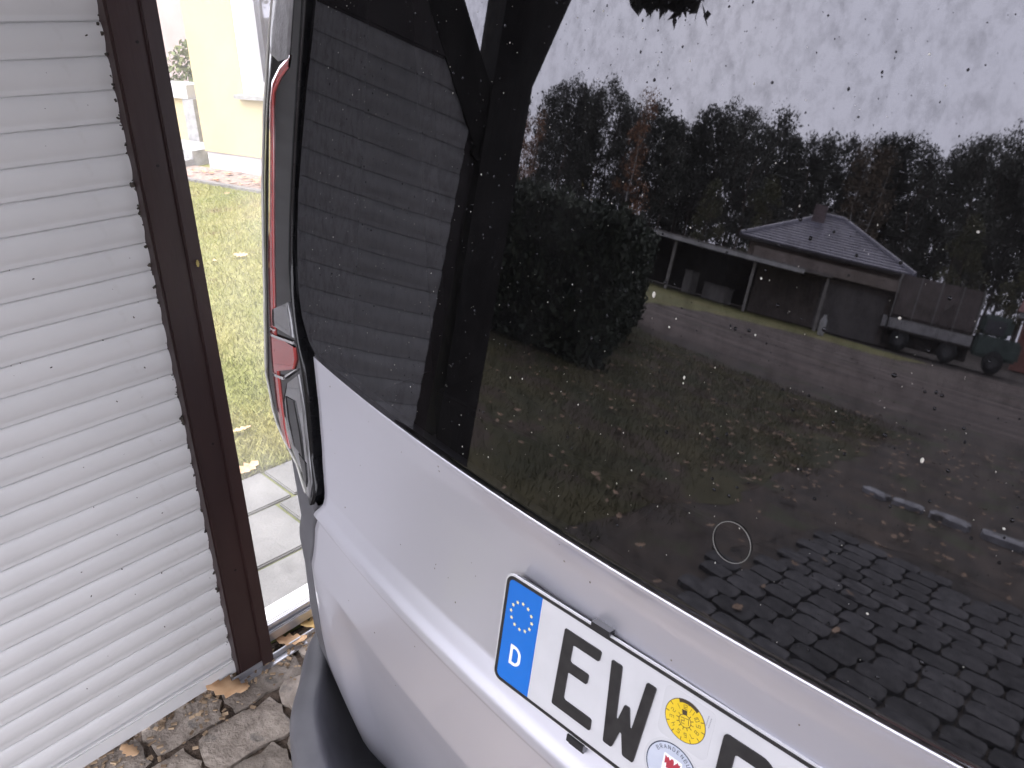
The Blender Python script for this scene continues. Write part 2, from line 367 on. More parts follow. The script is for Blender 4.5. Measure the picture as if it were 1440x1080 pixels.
for i, (n, area, s0, s1, nm, lb) in enumerate((
    (70, lawnA, .05, .10, 'lawn_leaves', 'few tan fallen leaves lying on the lawn outside'),
    (260, lambda r: (lambda q: (q[0], q[1]))(hw(r.uniform(-1.8, 5), -.03 - .40 * r.random() ** .7, 0)), .05, .10, 'wall_foot_leaves', 'reddish leaf litter along the foot of the yellow house'),
    (420, lambda r: (-1.7 - 5 * r.random(), r.uniform(-9, -1)), .04, .085, 'grass_leaves', 'scattered dry leaves on the grass mirrored in the window'),
    (620, lambda r: (r.uniform(-3, 4), r.uniform(-10, -4.2)), .04, .085, 'yard_leaves', 'dry leaves on the bare earth beyond the block paving'),
    (46, lambda r: (r.uniform(-2.2, 2.2), r.uniform(-4.6, -1.2)), .04, .08, 'paving_leaves', 'dry leaves lying on the block paving behind the van'))):
    V, F = scatter(n, area, random.Random(40 + i), s0, s1, .012 if i < 4 else .02)
    tag(obj(nm, V, F, leaf_ms[(0, 0, 2, 2, 2)[i]] if i != 1 else pm('leaf_red', (.40, .20, .12), (.52, .32, .20), rough=.75, scale=8)), lb, 'leaves', kind='stuff')
WL = Vector((CAM.x - 1.45 * .99853, CAM.y - 1.45 * .05416, 0)); WR = math.atan2(.05416, .99853)
def WALLP(y, z, x): return (WL.x + x * .99853 - y * .05416, WL.y + x * .05416 + y * .99853, z)
# countable leaves beside the shutter
def one_leaf(x, y, z, size, rz, curl, mat, label, seed, tilt=0):
    V, F = oak_leaf(size, curl, seed); mt = Matrix.Translation((x, y, z)) @ Matrix.Rotation(rz, 4, 'Z') @ Matrix.Rotation(tilt, 4, 'Y')
    o = obj('fallen_leaf', [tuple(mt @ Vector(v)) for v in V], F, mat, None, True); md = o.modifiers.new('thick', 'SOLIDIFY'); md.thickness = .0012
    tag(o, label, 'leaf', 'fallen leaves by the shutter'); return o
one_leaf(-1.075, .068, .016, .105, .62, .35, leaf_ms[0], 'large tan lobed leaf lying on the cobbles below the brown rail', 1)
one_leaf(-1.085, .255, .014, .075, .9, .5, leaf_ms[0], 'pinkish tan leaf lying in the metal floor track', 2)
one_leaf(-1.085, .325, .016, .085, 1.2, .4, leaf_ms[1], 'ochre leaf at the far end of the metal floor track by the bumper', 3)
one_leaf(-1.045, -.135, .013, .05, .3, .3, leaf_ms[0], 'small tan leaf scrap under the shutter edge on the dark cobbles', 4)
lv = WALLP(.6835, .99, .038); V, F = oak_leaf(.014, .4, 8); o = obj('stuck_leaf', [(lv[0] + v[2] + .001, lv[1] + v[1], lv[2] + v[0]) for v in V], F, pm('yellow_green_leaf', (.30, .24, .07), (.36, .30, .1), rough=.7)); tag(o, 'tiny yellowish leaf stuck to the brown rail', 'leaf')
r = random.Random(9); parts = []
for i in range(560):
    t = r.random(); yy = -.75 + 1.4 * t; s = r.uniform(.002, .007); xx = -1.055 - .054 * (yy + .394) + abs(r.gauss(0, .035)) + (.10 * r.random() if r.random() < .3 else 0)
    q = bevbox(-s, s, -s * .7, s * .7, 0, s, s * .3) if i < 60 else (boxv(-s, s, -s * .5, s * .5, 0, s * .5), BOXF)
    mt = Matrix.Translation((xx, yy, .004)) @ Matrix.Rotation(r.uniform(0, 6), 4, 'Z') @ Matrix.Rotation(r.uniform(-.5, .5), 4, 'X')
    parts.append(([tuple(mt @ Vector(v)) for v in q[0]], q[1]))
tag(obj('debris', *join(parts), pm('litter_crumbs', (.10, .065, .04), (.42, .31, .2), rough=.9, scale=22)), 'crumbs and grit along the foot of the shutter', 'debris', kind='stuff')

# ================================================================== wall: shutter, glass screen, carport (wall frame: x towards the van, y along)
WL = Vector((CAM.x - 1.45 * .99853, CAM.y - 1.45 * -.0 - 1.45 * .05416, 0)); WR = math.atan2(.05416, .99853)
P_ = .0524
sh = thing('roller_shutter', WL, 'white ribbed roller shutter filling the left of the picture', 'shutter', None, WR)
prof = [(1.0, .000), (.975, .0016), (.92, .0036), (.78, .0056), (.60, .0063), (.42, .0055), (.28, .0030), (.20, .0012), (.16, .0008), (.06, .0008), (.03, .0002), (.012, -.0018), (0, -.0024)]
def slatmesh():
    V = []; n = len(prof)
    for y in (.018, .30, .624):
        V += [(x, y, t * P_) for t, x in prof] + [(-.008, y, -.006), (-.008, y, P_)]
    m = n + 2; F = []
    for s in range(2):
        for i in range(m): F.append((s * m + i, s * m + (i + 1) % m, (s + 1) * m + (i + 1) % m, (s + 1) * m + i))
    return mesh('slat', V, F, shut_m, True)
SM = slatmesh()
for i in range(28):
    o = bpy.data.objects.new('slat', SM); o.location = (rnd.uniform(-.0006, .0006), 0, .049 + i * P_); o.rotation_euler = (rnd.uniform(-.001, .001), 0, 0); link(o, sh)
box('bottom_bar', -.008, .009, .018, .624, .008, .0485, shut_m, sh, .004, True)
V, F = join([bevbox(-.035, .030, .612, .690, .0, 2.2, .004), bevbox(.0302, .036, .668, .697, .0, 2.2, .002), bevbox(-.035, .018, .6905, .700, .0, 2.2, .002)])
obj('guide_rail', V, F, brown_m, sh, False, True)
V, F = join([bevbox(-.05, -.002, -.03, .0175, .0, 1.50, .004)]); obj('guide_rail', V, F, brown_m, sh, False, True)
box('shutter_box', -.12, .012, .13, .611, 1.512, 1.66, brown_m, sh, .006, True)
V, F = [], []; r = random.Random(5); parts = []
for i in range(150):      # dark cobweb crumbs along the rail
    z = r.uniform(.02, 1.6); z = .049 + round((z - .049) / P_) * P_ + r.gauss(0, .007) if r.random() < .3 else z
    s = .0007 + .0026 * r.random() ** 2.2; y = .613 - abs(r.gauss(0, .003)); mt = Matrix.Translation((.004, y, z)) @ Matrix.Rotation(r.uniform(0, 6), 4, 'X') @ Matrix.Rotation(r.uniform(0, 6), 4, 'Y')
    parts.append(([tuple(mt @ Vector(v)) for v in boxv(-s, s, -s * .5, s * .8, -s * 1.4, s * 1.4)], BOXF))
for i in range(55):
    z = r.uniform(.05, 1.45); y = r.uniform(.28, .6); s = .0005 + .0013 * r.random() ** 2; mt = Matrix.Translation((.0060, y, .049 + (int(z / P_) + r.choice((.04, .55, .62, .7))) * P_)) @ Matrix.Rotation(r.uniform(0, 6), 4, 'X')
    parts.append(([tuple(mt @ Vector(v)) for v in boxv(-s, s * .6, -s * .6, s * .6, -s * 1.2, s * 1.2)], BOXF))
for y_, z_ in ((.648, 1.18), (.651, .62), (.647, .30), (.6535, 1.38)):
    V2, F2 = tube([(.0295, y_, z_), (.0312, y_, z_)], .0026, 8); obj('screw_hole', V2, F2, pm('hole_black', (.006, .005, .005), rough=.9), sh, False, True)
tag(obj('grime', *join(parts), pm('black_grime', (.02, .017, .014), (.06, .05, .04), rough=.95, scale=80), sh, False, True), kind='stuff')

gs = thing('glass_screen', WL, 'hazy clear glass panel right of the brown rail showing the garden', 'glass panel', None, WR)
box('pane', -.024, -.018, .70, 2.6, .06, 2.1, pane_glass, gs, 0, True)
box('bottom_rail', -.030, -.002, .701, 2.6, .022, .052, alu, gs, .003, True)
box('rail_lip', -.0175, -.012, .701, 2.6, .0525, .066, alu, gs, .0015, True)
box('sill', -.085, -.0305, .701, 2.6, .015, .060, white_frame, gs, .004, True)
box('top_rail', -.035, .0, .701, 2.6, 2.1, 2.16, alu, gs, .003, True)
tr = thing('floor_track', WL, 'thin metal floor track lying on the cobbles by the bumper', 'metal track', None, WR)
V, F = join([bevbox(.028, .033, .590, 2.2, .0, .019, .001), bevbox(.0335, .050, .590, 2.2, .001, .005, .001)])
obj('angle_profile', V, F, alu, tr, False, True)

cp = thing('carport', WL, 'dark timber carport with braced corner post mirrored in the rear window', 'carport', None, WR)
def cobj(name, vf): return obj(name, vf[0], vf[1], wood_dark, cp, False, True)
cobj('post', beam((-.03, -.165, 0), (-.03, -.055, 2.2), .135, .12))
cobj('post', bevbox(-.10, .02, 5.2, 5.32, 0, 2.2, .006)); cobj('post', bevbox(3.4, 3.52, -.25, -.13, 0, 2.2, .006)); cobj('post', bevbox(3.4, 3.52, 5.2, 5.32, 0, 2.2, .006))
cobj('brace', beam((-.03, -.08, 1.373), (-.03, .70, 2.153), .10, .09))
cobj('brace', beam((-.035, -.047, 1.34), (-.035, -.377, 2.25), .09, .10))
cobj('wall_plate', bevbox(-.10, .02, -.5, 5.4, 2.21, 2.36, .006)); cobj('wall_plate', bevbox(3.4, 3.52, -.5, 5.4, 2.21, 2.36, .006))
cobj('beam', bevbox(-.2, 3.6, -.25, -.13, 2.365, 2.5, .006))
for k in range(9): cobj('rafter', bevbox(-.12, 3.75, -1.65 + k * .8, -1.58 + k * .8, 2.505, 2.62, .004))
for k in range(12): cobj('roof_board', bevbox(-.13 + k * .325, .19 + k * .325, -1.75, 5.6, 2.625, 2.65, .003))  # roof out of view, rear overhang lengthened to dim the light on the van
# dry vine hanging off the carport edge
vn = thing('hanging_vine', (-.97, -1.02, 2.5), 'dark ragged tuft hanging at the top of the rear window reflection', 'vine')
r = random.Random(12); V, F = leafquads([(-.97 + r.uniform(-.10, .10), -1.02 + r.gauss(0, .05), 1.83 + .65 * r.random() ** 1.2) for _ in range(2600)], .03, r)
obj('foliage', V, F, pm('dry_dark_leaf', (.012, .011, .009), (.03, .026, .02), rough=.8, scale=20), vn)
V, F = tube([(-.97 + .01 * math.sin(k), -1.02, 2.5 - k * .065) for k in range(9)], .006, 6); obj('stem', V, F, wood_dark, vn)
# ================================================================== VAN (rear seen close up): shared rear surface Y = S(X, Z)
K=.16; XC=.26; R0=.14
def lerp(a,b,t): return a+(b-a)*t
def sst(a,b,x):
    t=min(1,max(0,(x-a)/(b-a))); return t*t*(3-2*t)
def tab(T,x):
    if x<=T[0][0]: return T[0][1]
    for (a,p),(b,q) in zip(T,T[1:]):
        if x<=b: return p+(q-p)*(x-a)/(b-a)
    return T[-1][1]
T95=math.tan(math.radians(9.5))
# centre profile (recess behind plate), outer profile (no recess), corner profile (no crease)
CA=[(.20,.060),(.36,.036),(.40,.030),(.50,.014),(.60,-.001),(.642,-.0085),(.653,-.0105),(.660,-.0118),(.666,-.0124),(.74,-.0145),(.79,-.0150),(.80,-.0162),(.812,-.0225),(.822,-.0330),(.828,-.0350),(.836,-.0332),(.848,-.026),(.867,-.016),(.92,-.007),(.975,.002),(1.01,.003),(1.03,-.002),(1.037,-.0056),(1.041,-.0054),(1.045,-.0035)]
CB=[(.20,.060),(.36,.036),(.40,.030),(.50,.014),(.60,-.001),(.642,-.0085),(.653,-.0105),(.660,-.0118),(.666,-.0124),(.74,-.0145),(.79,-.0150),(.80,-.0162),(.812,-.0225),(.822,-.0330),(.828,-.0350),(.836,-.0332),(.848,-.028),(.867,-.022),(.92,-.014),(.975,-.009),(1.01,-.007),(1.03,-.006),(1.037,-.0056),(1.041,-.0054),(1.045,-.0035)]
CC=[(.20,.04),(.36,.012),(.40,.006),(.50,-.004),(.66,-.015),(.80,-.018),(.90,-.014),(1.045,-.003)]
D0=[(.36,.90),(.42,.885),(.53,.845),(.61,.815),(.67,.81),(.72,.775),(.80,.775),(.84,.785),(.86,.80),(.88,.83),(.93,.86),(1.05,.835),(1.12,.845),(1.215,.855),(1.3,.85),(1.37,.835),(1.44,.815),(1.7,.76)]
def cprof(Z,d):
    if Z>1.045: return -.003+T95*(Z-1.045)
    a=lerp(tab(CA,Z),tab(CB,Z),sst(.22,.66,d))
    return lerp(a,tab(CC,Z),sst(.655,.74,d))
def plan(d,d0):
    if d<=d0: return K*d*d
    th0=math.atan(2*K*d0); s=min(.9999,math.sin(th0)+(d-d0)/R0)
    th=math.asin(s); return K*d0*d0+R0*(math.cos(th0)-math.cos(th))
def SY(X,Z,off=0):
    d=abs(X-XC); return cprof(Z,d)+plan(d,tab(D0,Z))+off
van = thing('parked_van', (XC, .6, 0), 'silver white van with dark tinted rear window parked beside the shutter', 'van')
def tabsm(T, n=5):   # densify a table
    out = []
    for (a, p), (b, q) in zip(T, T[1:]):
        for k in range(n): t = k / n; out.append((a + (b - a) * t, p + (q - p) * t))
    return out + [T[-1]]
def mir(X): return 2 * XC - X
def patch(name, zs, xl, xr, nx, off, mat, parent, lip=.012, mirror=False, smooth=True):
    """grid on the rear surface between X=xl(Z) and X=xr(Z), edges turned inwards by lip"""
    V = []
    for Z in zs:
        a, b = xl(Z), xr(Z)
        row = [(a + (b - a) * j / (nx - 1), Z) for j in range(nx)]
        pts = [(X, SY(X, Z, off), Z) for X, Z in row]
        if lip: pts = [(pts[0][0] + .001, pts[0][1] + lip, Z), (pts[0][0] + .0003, pts[0][1] + .0015, Z)] + pts + [(pts[-1][0] - .0003, pts[-1][1] + .0015, Z), (pts[-1][0] - .001, pts[-1][1] + lip, Z)]
        V += pts
    nc = nx + (4 if lip else 0); nr = len(zs)
    if lip:
        top = [(x, y + lip, z + .0005) for x, y, z in V[-nc:]]; bot = [(x, y + lip, z - .0005) for x, y, z in V[:nc]]
        V = bot + V + top; nr += 2
    if mirror: V = [(mir(x), y, z) for x, y, z in V]
    return obj(name, V, gridF(nr, nc, mirror), mat, parent, smooth)
def frange(a, b, n): return [a + (b - a) * i / (n - 1) for i in range(n)]
# --- tailgate panel
TGX = [(.225, -.36), (.24, -.395), (.262, -.437), (.29, -.485), (.321, -.522), (.35, -.548), (.382, -.562), (.42, -.564), (.462, -.556), (.50, -.546), (.563, -.531), (.615, -.520), (.667, -.506), (.691, -.490), (.715, -.476), (.733, -.467), (.763, -.455), (.79, -.435), (.805, -.418),
       (.818, -.402), (.834, -.392), (.845, -.381), (.852, -.3745), (.860, -.3735), (.87, -.376), (.905, -.385), (.96, -.392), (1.024, -.3985), (1.045, -.400)]
zs = sorted(set(frange(.225, .635, 42) + frange(.64, .70, 13) + frange(.71, .80, 10) + frange(.803, .87, 30) + frange(.875, 1.03, 26) + [1.033, 1.036, 1.0375, 1.039, 1.041]))
gate = patch('tailgate', zs, lambda Z: tab(TGX, Z), lambda Z: mir(tab(TGX, Z)), 130, 0, paint, van, .016)
# --- rear window
GLX = [(1.0425, -.37), (1.044, -.392), (1.048, -.405), (1.055, -.425), (1.078, -.452), (1.105, -.466), (1.136, -.473), (1.171, -.477), (1.222, -.477), (1.281, -.468), (1.345, -.456), (1.39, -.444), (1.433, -.434), (1.62, -.38)]
zs = sorted(set([1.0425, 1.044, 1.046, 1.048, 1.0515, 1.055] + frange(1.06, 1.62, 60)))
glass = patch('rear_window', zs, lambda Z: tab(GLX, Z), lambda Z: mir(tab(GLX, Z)), 140, -.0015, rear_glass, van, .005)
# seal along the window foot, black filler behind the shut lines
xs = frange(-.398, mir(-.398), 90)
V = [(X, SY(X, 1.0405) + o, Z) for Z, o in ((1.0395, .006), (1.0405, .0005), (1.0424, -.0003), (1.0432, .006)) for X in xs]
obj('window_seal', V, gridF(4, len(xs)), pm('dark_seal', (.05, .045, .055), rough=.5), van, True)
for mr_ in (False, True):
    patch('shut_line', frange(.36, 1.75, 40), lambda Z: -.52, lambda Z: -.33, 8, .020, blackgap, van, 0, mr_)
# --- tail lights
LIX = [(.838, -.404), (.845, -.401), (.855, -.397), (.867, -.400), (.899, -.418), (.975, -.425), (1.017, -.434), (1.073, -.466), (1.10, -.477), (1.131, -.485), (1.193, -.486), (1.279, -.479), (1.359, -.469), (1.397, -.463), (1.434, -.458), (1.62, -.42)]
DMX = [(.838, .668), (.843, .70), (.85, .735), (.858, .775), (.868, .815), (.885, .86), (.905, .91), (.93, .95)]
lens_m = pm('dark_lens', (.006, .006, .007), (.012, .012, .013), rough=.15, scale=30, coat=0, spec=.3)
clear_m = pm('smoky_clear_lens', (.05, .05, .053), (.13, .13, .137), rough=.15, scale=45, coat=1, stretch=(3, 1, .6))
rib_m = pm('ribbed_reflector', (.11, .105, .11), (.20, .195, .20), rough=.38, scale=60, coat=.2, bump=.5, bscale=260, bdist=.002)
red_m = pm('red_lens', (.27, .030, .028), (.38, .050, .045), rough=.2, scale=25, coat=1)
rim_m = pm('lens_rim_glint', (.42, .41, .38), (.52, .51, .47), rough=.4, scale=18, coat=.2)
white_m = pm('clear_bracket', (.42, .41, .41), rough=.2, coat=1)
def dsurf(d, Z, off): return (XC - d, cprof(Z, d) + plan(d, tab(D0, Z)) + off, Z)
def dend(Z): d0 = tab(D0, Z); return min(d0 + R0 * (1 - math.sin(math.atan(2 * K * d0))) * .995, tab(DMX, Z))
def ribbon(name, pl, pr, off, mat, parent, mirror, nx=5, thick=.003):
    """strip on the lamp surface between two (X, Z) polylines"""
    V = []
    for (xa, za), (xb, zb) in zip(pl, pr):
        row = [(xa + (xb - xa) * j / (nx - 1), za + (zb - za) * j / (nx - 1)) for j in range(nx)]
        p = [(x, SY(x, z, off), z) for x, z in row]
        V += [(p[0][0], p[0][1] + thick, p[0][2])] + p + [(p[-1][0], p[-1][1] + thick, p[-1][2])]
    if mirror: V = [(mir(x), y, z) for x, y, z in V]
    return obj(name, V, gridF(len(pl), nx + 2, mirror), mat, parent, True)
for mr_ in (False, True):
    zs = sorted(set(frange(.838, .935, 26) + frange(.94, 1.62, 60))); V = []; nx = 34
    for Z in zs:
        da, de = XC - tab(LIX, Z), dend(Z)
        pts = [dsurf(da + (de - da) * math.sin(math.pi / 2 * j / (nx - 1)), Z, -.004) for j in range(nx)]
        e = pts[-1]; i0 = pts[0]
        V += [(i0[0] + .002, i0[1] + .02, Z), (i0[0] + .0015, i0[1] + .003, Z)] + pts + [(e[0] - .003, e[1] + .03, Z), (e[0] - .004, e[1] + .12, Z)]
    if mr_: V = [(mir(x), y, z) for x, y, z in V]
    tl = obj('tail_light', V, gridF(len(zs), nx + 4, mr_), lens_m, van, True)
    if not mr_: tag(tl, 'tall slim tail light with red strip and dark lens')
    # outer rim, its pale colour paints the light caught by the lens edge
    pathp = []
    for Z in frange(.842, 1.60, 70):
        pathp.append(dsurf(min(tab(D0, Z) + .036, dend(Z) - .004), Z, -.006))
    if mr_: pathp = [(mir(x), y, z) for x, y, z in pathp]
    V, F = tube(pathp, .0020, 6); obj('rim', V, F, rim_m, tl, True)
    RR = [(-.506, 1.362), (-.537, 1.348), (-.563, 1.330), (-.566, 1.312), (-.562, 1.269), (-.558, 1.179), (-.553, 1.114), (-.545, 1.058), (-.544, 1.017), (-.543, .963), (-.537, .924), (-.528, .886), (-.515, .858)]
    RL = [(-.500, 1.376), (-.540, 1.362), (-.572, 1.343), (-.582, 1.318), (-.582, 1.270), (-.580, 1.180), (-.578, 1.112), (-.570, 1.055), (-.570, 1.015), (-.574, .960), (-.568, .918), (-.558, .880), (-.530, .852)]
    ribbon('red_strip', RL, RR, -.0055, red_m, tl, mr_, 4)
    ribbon('indicator', [(-.572, 1.018), (-.574, .985), (-.572, .958)], [(-.458, 1.034), (-.456, 1.018), (-.470, 1.000)], -.0062, red_m, tl, mr_, 14)
    ribbon('bracket', [(-.572, 1.016), (-.572, 1.0125)], [(-.462, 1.041), (-.462, 1.0375)], -.0075, white_m, tl, mr_, 10)
    ribbon('bracket', [(-.570, 1.026), (-.570, 1.0235)], [(-.545, 1.030), (-.545, 1.0275)], -.0075, white_m, tl, mr_, 4)
    ribbon('bracket', [(-.570, .957), (-.570, .953)], [(-.515, .972), (-.515, .968)], -.0075, white_m, tl, mr_, 6)
    ribbon('bracket', [(-.515, .973), (-.515, .969)], [(-.456, 1.006), (-.459, 1.003)], -.0075, white_m, tl, mr_, 6)
    ribbon('upper_reflector', [(-.598, 1.60), (-.596, 1.50), (-.585, 1.44), (-.592, 1.40), (-.585, 1.375), (-.545, 1.367)], [(-.475, 1.60), (-.488, 1.50), (-.493, 1.44), (-.499, 1.40), (-.503, 1.380), (-.506, 1.372)], -.0055, rib_m, tl, mr_, 10)
    ribbon('clear_lens', [(-.505, .966), (-.530, .93), (-.524, .89), (-.50, .862), (-.47, .848), (-.43, .842)], [(-.450, 1.000), (-.436, .96), (-.428, .92), (-.418, .888), (-.410, .866), (-.409, .846)], -.0058, clear_m, tl, mr_, 10)
    ribbon('clear_lens', [(-.555, 1.055), (-.556, 1.043), (-.556, 1.032)], [(-.485, 1.085), (-.470, 1.068), (-.462, 1.046)], -.0060, clear_m, tl, mr_, 8)
    ribbon('bulb_cup', [(-.512, .945), (-.508, .915), (-.490, .880)], [(-.470, .955), (-.450, .915), (-.442, .882)], -.0068, lens_m, tl, mr_, 6)
    ribbon('bulb_cup', [(-.470, .878), (-.462, .862), (-.445, .850)], [(-.432, .882), (-.425, .864), (-.425, .852)], -.0068, lens_m, tl, mr_, 6)
    # lower quarter wing of dark plastic between lamp and bumper
    zs = frange(.33, .842, 50); V = []; nx = 24
    for Z in zs:
        da = XC - tab(TGX, max(Z, .42)) + .0055; d0 = tab(D0, Z); de = d0 + R0 * (1 - math.sin(math.atan(2 * K * d0))) * .99
        pts = [dsurf(da + (de - da) * math.sin(math.pi / 2 * j / (nx - 1)), Z, .002) for j in range(nx)]
        e = pts[-1]; i0 = pts[0]
        V += [(i0[0] + .001, i0[1] + .016, Z)] + pts + [(e[0] - .001, e[1] + .05, Z), (e[0] - .001, e[1] + .4, Z)]
    if mr_: V = [(mir(x), y, z) for x, y, z in V]
    obj('bumper_wing', V, gridF(len(zs), nx + 3, mr_), plastic, van, True)
# --- bumper
rim = [(-.665, .75), (-.70, .5), (-.712, .28), (-.708, .19), (-.69, .150), (-.66, .118), (-.62, .085), (-.58, .047), (-.536, .016), (-.457, -.020), (-.36, -.050), (-.24, -.072), (-.1, -.088), (.08, -.098), (.26, -.101)]
full = rim + [(mir(x), y) for x, y in rim[-2::-1]]
def smooth_path(P, k=4):
    out = []
    for i in range(len(P) - 1):
        p0, p1, p2, p3 = [Vector(P[max(0, min(len(P) - 1, i + q))]) for q in (-1, 0, 1, 2)]
        for s in range(k):
            t = s / k; out.append(.5 * ((2 * p1) + (p2 - p0) * t + (2 * p0 - 5 * p1 + 4 * p2 - p3) * t * t + (3 * p1 - p0 - 3 * p2 + p3) * t ** 3))
    return out + [Vector(P[-1])]
full = smooth_path(full, 5)
sec = [(.030, .16), (.004, .20), (-.004, .26), (-.006, .31), (-.004, .335), (.002, .350), (.010, .357), (.022, .360), (.036, .3615), (.041, .360), (.045, .354), (.050, .335), (.058, .295), (.072, .255), (.095, .225), (.16, .205), (.26, .20)]
V = []; m = len(full)
for i, p in enumerate(full):
    t = (full[min(m - 1, i + 1)] - full[max(0, i - 1)]).normalized(); nrm = Vector((-t.y, t.x))   # inwards
    for o_, z in sec:
        q = p + nrm * o_; V.append((q.x, q.y, z))
obj('bumper', V, gridF(m, len(sec), True), plastic, van, True)
# --- rest of the body: sides, roof, nose, wheels, cabin
def side(sgn):
    prof = [(.33, .885), (.45, .895), (.70, .895), (.95, .885), (1.10, .87), (1.35, .82), (1.60, .755), (1.74, .70)]
    V = [(XC + sgn * w, y, z) for y in (.24, 1.2, 2.4, 3.3, 3.9, 4.3) for z, w0 in prof for w in [w0 - (.10 if y > 4 else 0) - (.0 if y < 3.6 or z < 1 else .12)]]
    return obj('body_side', V, gridF(6, len(prof), sgn > 0), paint, van, True)
side(-1); side(1)
V = [(XC + u * .70 * (1 - .02 * k), y, z - .05 * abs(u) ** 3) for k, (y, z) in enumerate(((.13, 1.76), (.5, 1.82), (1.5, 1.84), (2.4, 1.80), (3.2, 1.40), (3.6, 1.05), (4.25, .92), (4.40, .70), (4.40, .30))) for u in (-1, -.8, -.4, 0, .4, .8, 1)]
obj('roof_and_bonnet', V, gridF(9, 7), paint, van, True)
patch('tailgate_header', frange(1.625, 1.78, 8), lambda Z: -.44, lambda Z: mir(-.44), 40, .0, paint, van, .02)
tyre_m = pm('tyre', (.02, .02, .02), (.03, .03, .03), rough=.9, scale=40); rimw_m = pm('wheel_rim', (.35, .35, .36), (.5, .5, .5), rough=.35, metal=.7, scale=9)
for sx in (-1, 1):
    for yy in (.95, 3.55):
        xw = XC + sx * .78
        V, F = [], []; prof2 = [(-.09, .20), (-.095, .29), (-.07, .315), (.07, .315), (.095, .29), (.09, .20)]; n = 28
        for k in range(n):
            a = 2 * math.pi * k / n
            V += [(xw + w, yy + rr * math.cos(a), .318 + rr * math.sin(a)) for w, rr in prof2]
        for k in range(n):
            for j in range(5): F.append((k * 6 + j, k * 6 + j + 1, ((k + 1) % n) * 6 + j + 1, ((k + 1) % n) * 6 + j))
        wh = obj('wheel', V, F, tyre_m, van, True)
        V = [(xw + sx * .07, yy, .318)] + [(xw + sx * .085, yy + rr * math.cos(2 * math.pi * k / 20), .318 + rr * math.sin(2 * math.pi * k / 20)) for k in range(20) for rr in [.2 if k % 4 else .19]]
        obj('rim', V, [(0, 1 + k, 1 + (k + 1) % 20) for k in range(20)], rimw_m, wh)
trim_m = pm('cabin_trim', (.03, .03, .032), (.05, .05, .05), rough=.85, scale=30); seat_m = pm('seat_cloth', (.035, .033, .03), (.07, .065, .058), rough=.95, scale=40, bump=.3)
box('load_floor', XC - .55, XC + .55, .16, 3.0, .55, .58, trim_m, van)
box('parcel_shelf', XC - .55, XC + .55, .16, .60, .985, 1.0, trim_m, van, .004)
for k in (-1, 0, 1):
    V, F = bevbox(XC + k * .38 - .18, XC + k * .38 + .18, .80, .92, .58, 1.17, .05); st = obj('rear_seat', V, F, seat_m, van)
    V, F = bevbox(XC + k * .38 - .12, XC + k * .38 + .12, .83, .92, 1.19, 1.36, .04); obj('headrest', V, F, seat_m, st)
V, F = join([(boxv(XC - .60, XC - .57, .2, 3.2, .58, 1.6), BOXF), (boxv(XC + .57, XC + .60, .2, 3.2, .58, 1.6), BOXF), (boxv(XC - .60, XC + .60, .2, 3.2, 1.66, 1.69), BOXF), (boxv(XC - .57, XC + .57, 3.1, 3.15, .58, 1.66), BOXF)])
obj('headliner', V, F, trim_m, van)

# --- licence plate (u right, v down in mm, standing 1 mm proud of its base)
TP = .19309; PO = Vector((0, 0, .975)); PV = Vector((0, -math.sin(TP), -math.cos(TP))); PN = Vector((0, -math.cos(TP), math.sin(TP)))
def pl(u, v, h=0): p = PO + Vector((1, 0, 0)) * (u / 1000) + PV * (v / 1000) + PN * (h / 1000); return (p.x, p.y, p.z)
def rrect(u0, v0, u1, v1, r, n=6):
    out = []
    for cx, cy, a0 in ((u1 - r, v0 + r, -90), (u1 - r, v1 - r, 0), (u0 + r, v1 - r, 90), (u0 + r, v0 + r, 180)):
        out += [(cx + r * math.cos(math.radians(a0 + 90 * k / n)), cy + r * math.sin(math.radians(a0 + 90 * k / n))) for k in range(n + 1)]
    return out
def rounded(poly, r, n=4):
    """round the corners of a polygon; r per corner or one value"""
    out = []; m = len(poly)
    for i, p in enumerate(poly):
        rr = r[i] if isinstance(r, list) else r; p = Vector(p); a = (Vector(poly[i - 1]) - p); b = (Vector(poly[(i + 1) % m]) - p)
        rr = min(rr, a.length * .45, b.length * .45); A, B = p + a.normalized() * rr, p + b.normalized() * rr
        for k in range(n + 1):
            t = k / n; out.append(tuple(A * (1 - t) ** 2 + p * 2 * t * (1 - t) + B * t * t))
    return out
def flat(name, loops, h0, h1, mat, parent, bev=0):
    """filled 2D outline (first loop outer, others holes) raised from h0 to h1 above the plate"""
    bm = bmesh.new(); edges = []; tops = []
    for lp in loops:
        vs = [bm.verts.new((u, v, 0)) for u, v in lp]; tops.append(vs)
        edges += [bm.edges.new((vs[i], vs[(i + 1) % len(vs)])) for i in range(len(vs))]
    bmesh.ops.triangle_fill(bm, use_beauty=True, edges=edges, normal=(0, 0, 1))
    V, F = [], []; idx = {}
    for v in bm.verts: idx[v] = len(V); V.append(pl(v.co.x, v.co.y, h1))
    for f in bm.faces:
        q = [idx[v] for v in f.verts]; F.append(tuple(q))
    for vs in tops:
        k = len(V); V += [pl(v.co.x, v.co.y, h0) for v in vs]
        for i in range(len(vs)): j = (i + 1) % len(vs); F.append((idx[vs[i]], idx[vs[j]], k + j, k + i))
    bm.free(); o = obj(name, V, F, mat, parent)
    bm = bmesh.new(); bm.from_mesh(o.data); bmesh.ops.recalc_face_normals(bm, faces=list(bm.faces)); bm.to_mesh(o.data); bm.free(); return o
pw = pm('plate_white', (.50, .50, .515), (.53, .53, .545), rough=.35, scale=40, coat=.3); pk = pm('plate_black', (.012, .011, .012), (.022, .021, .021), rough=.4, scale=90, coat=.2)
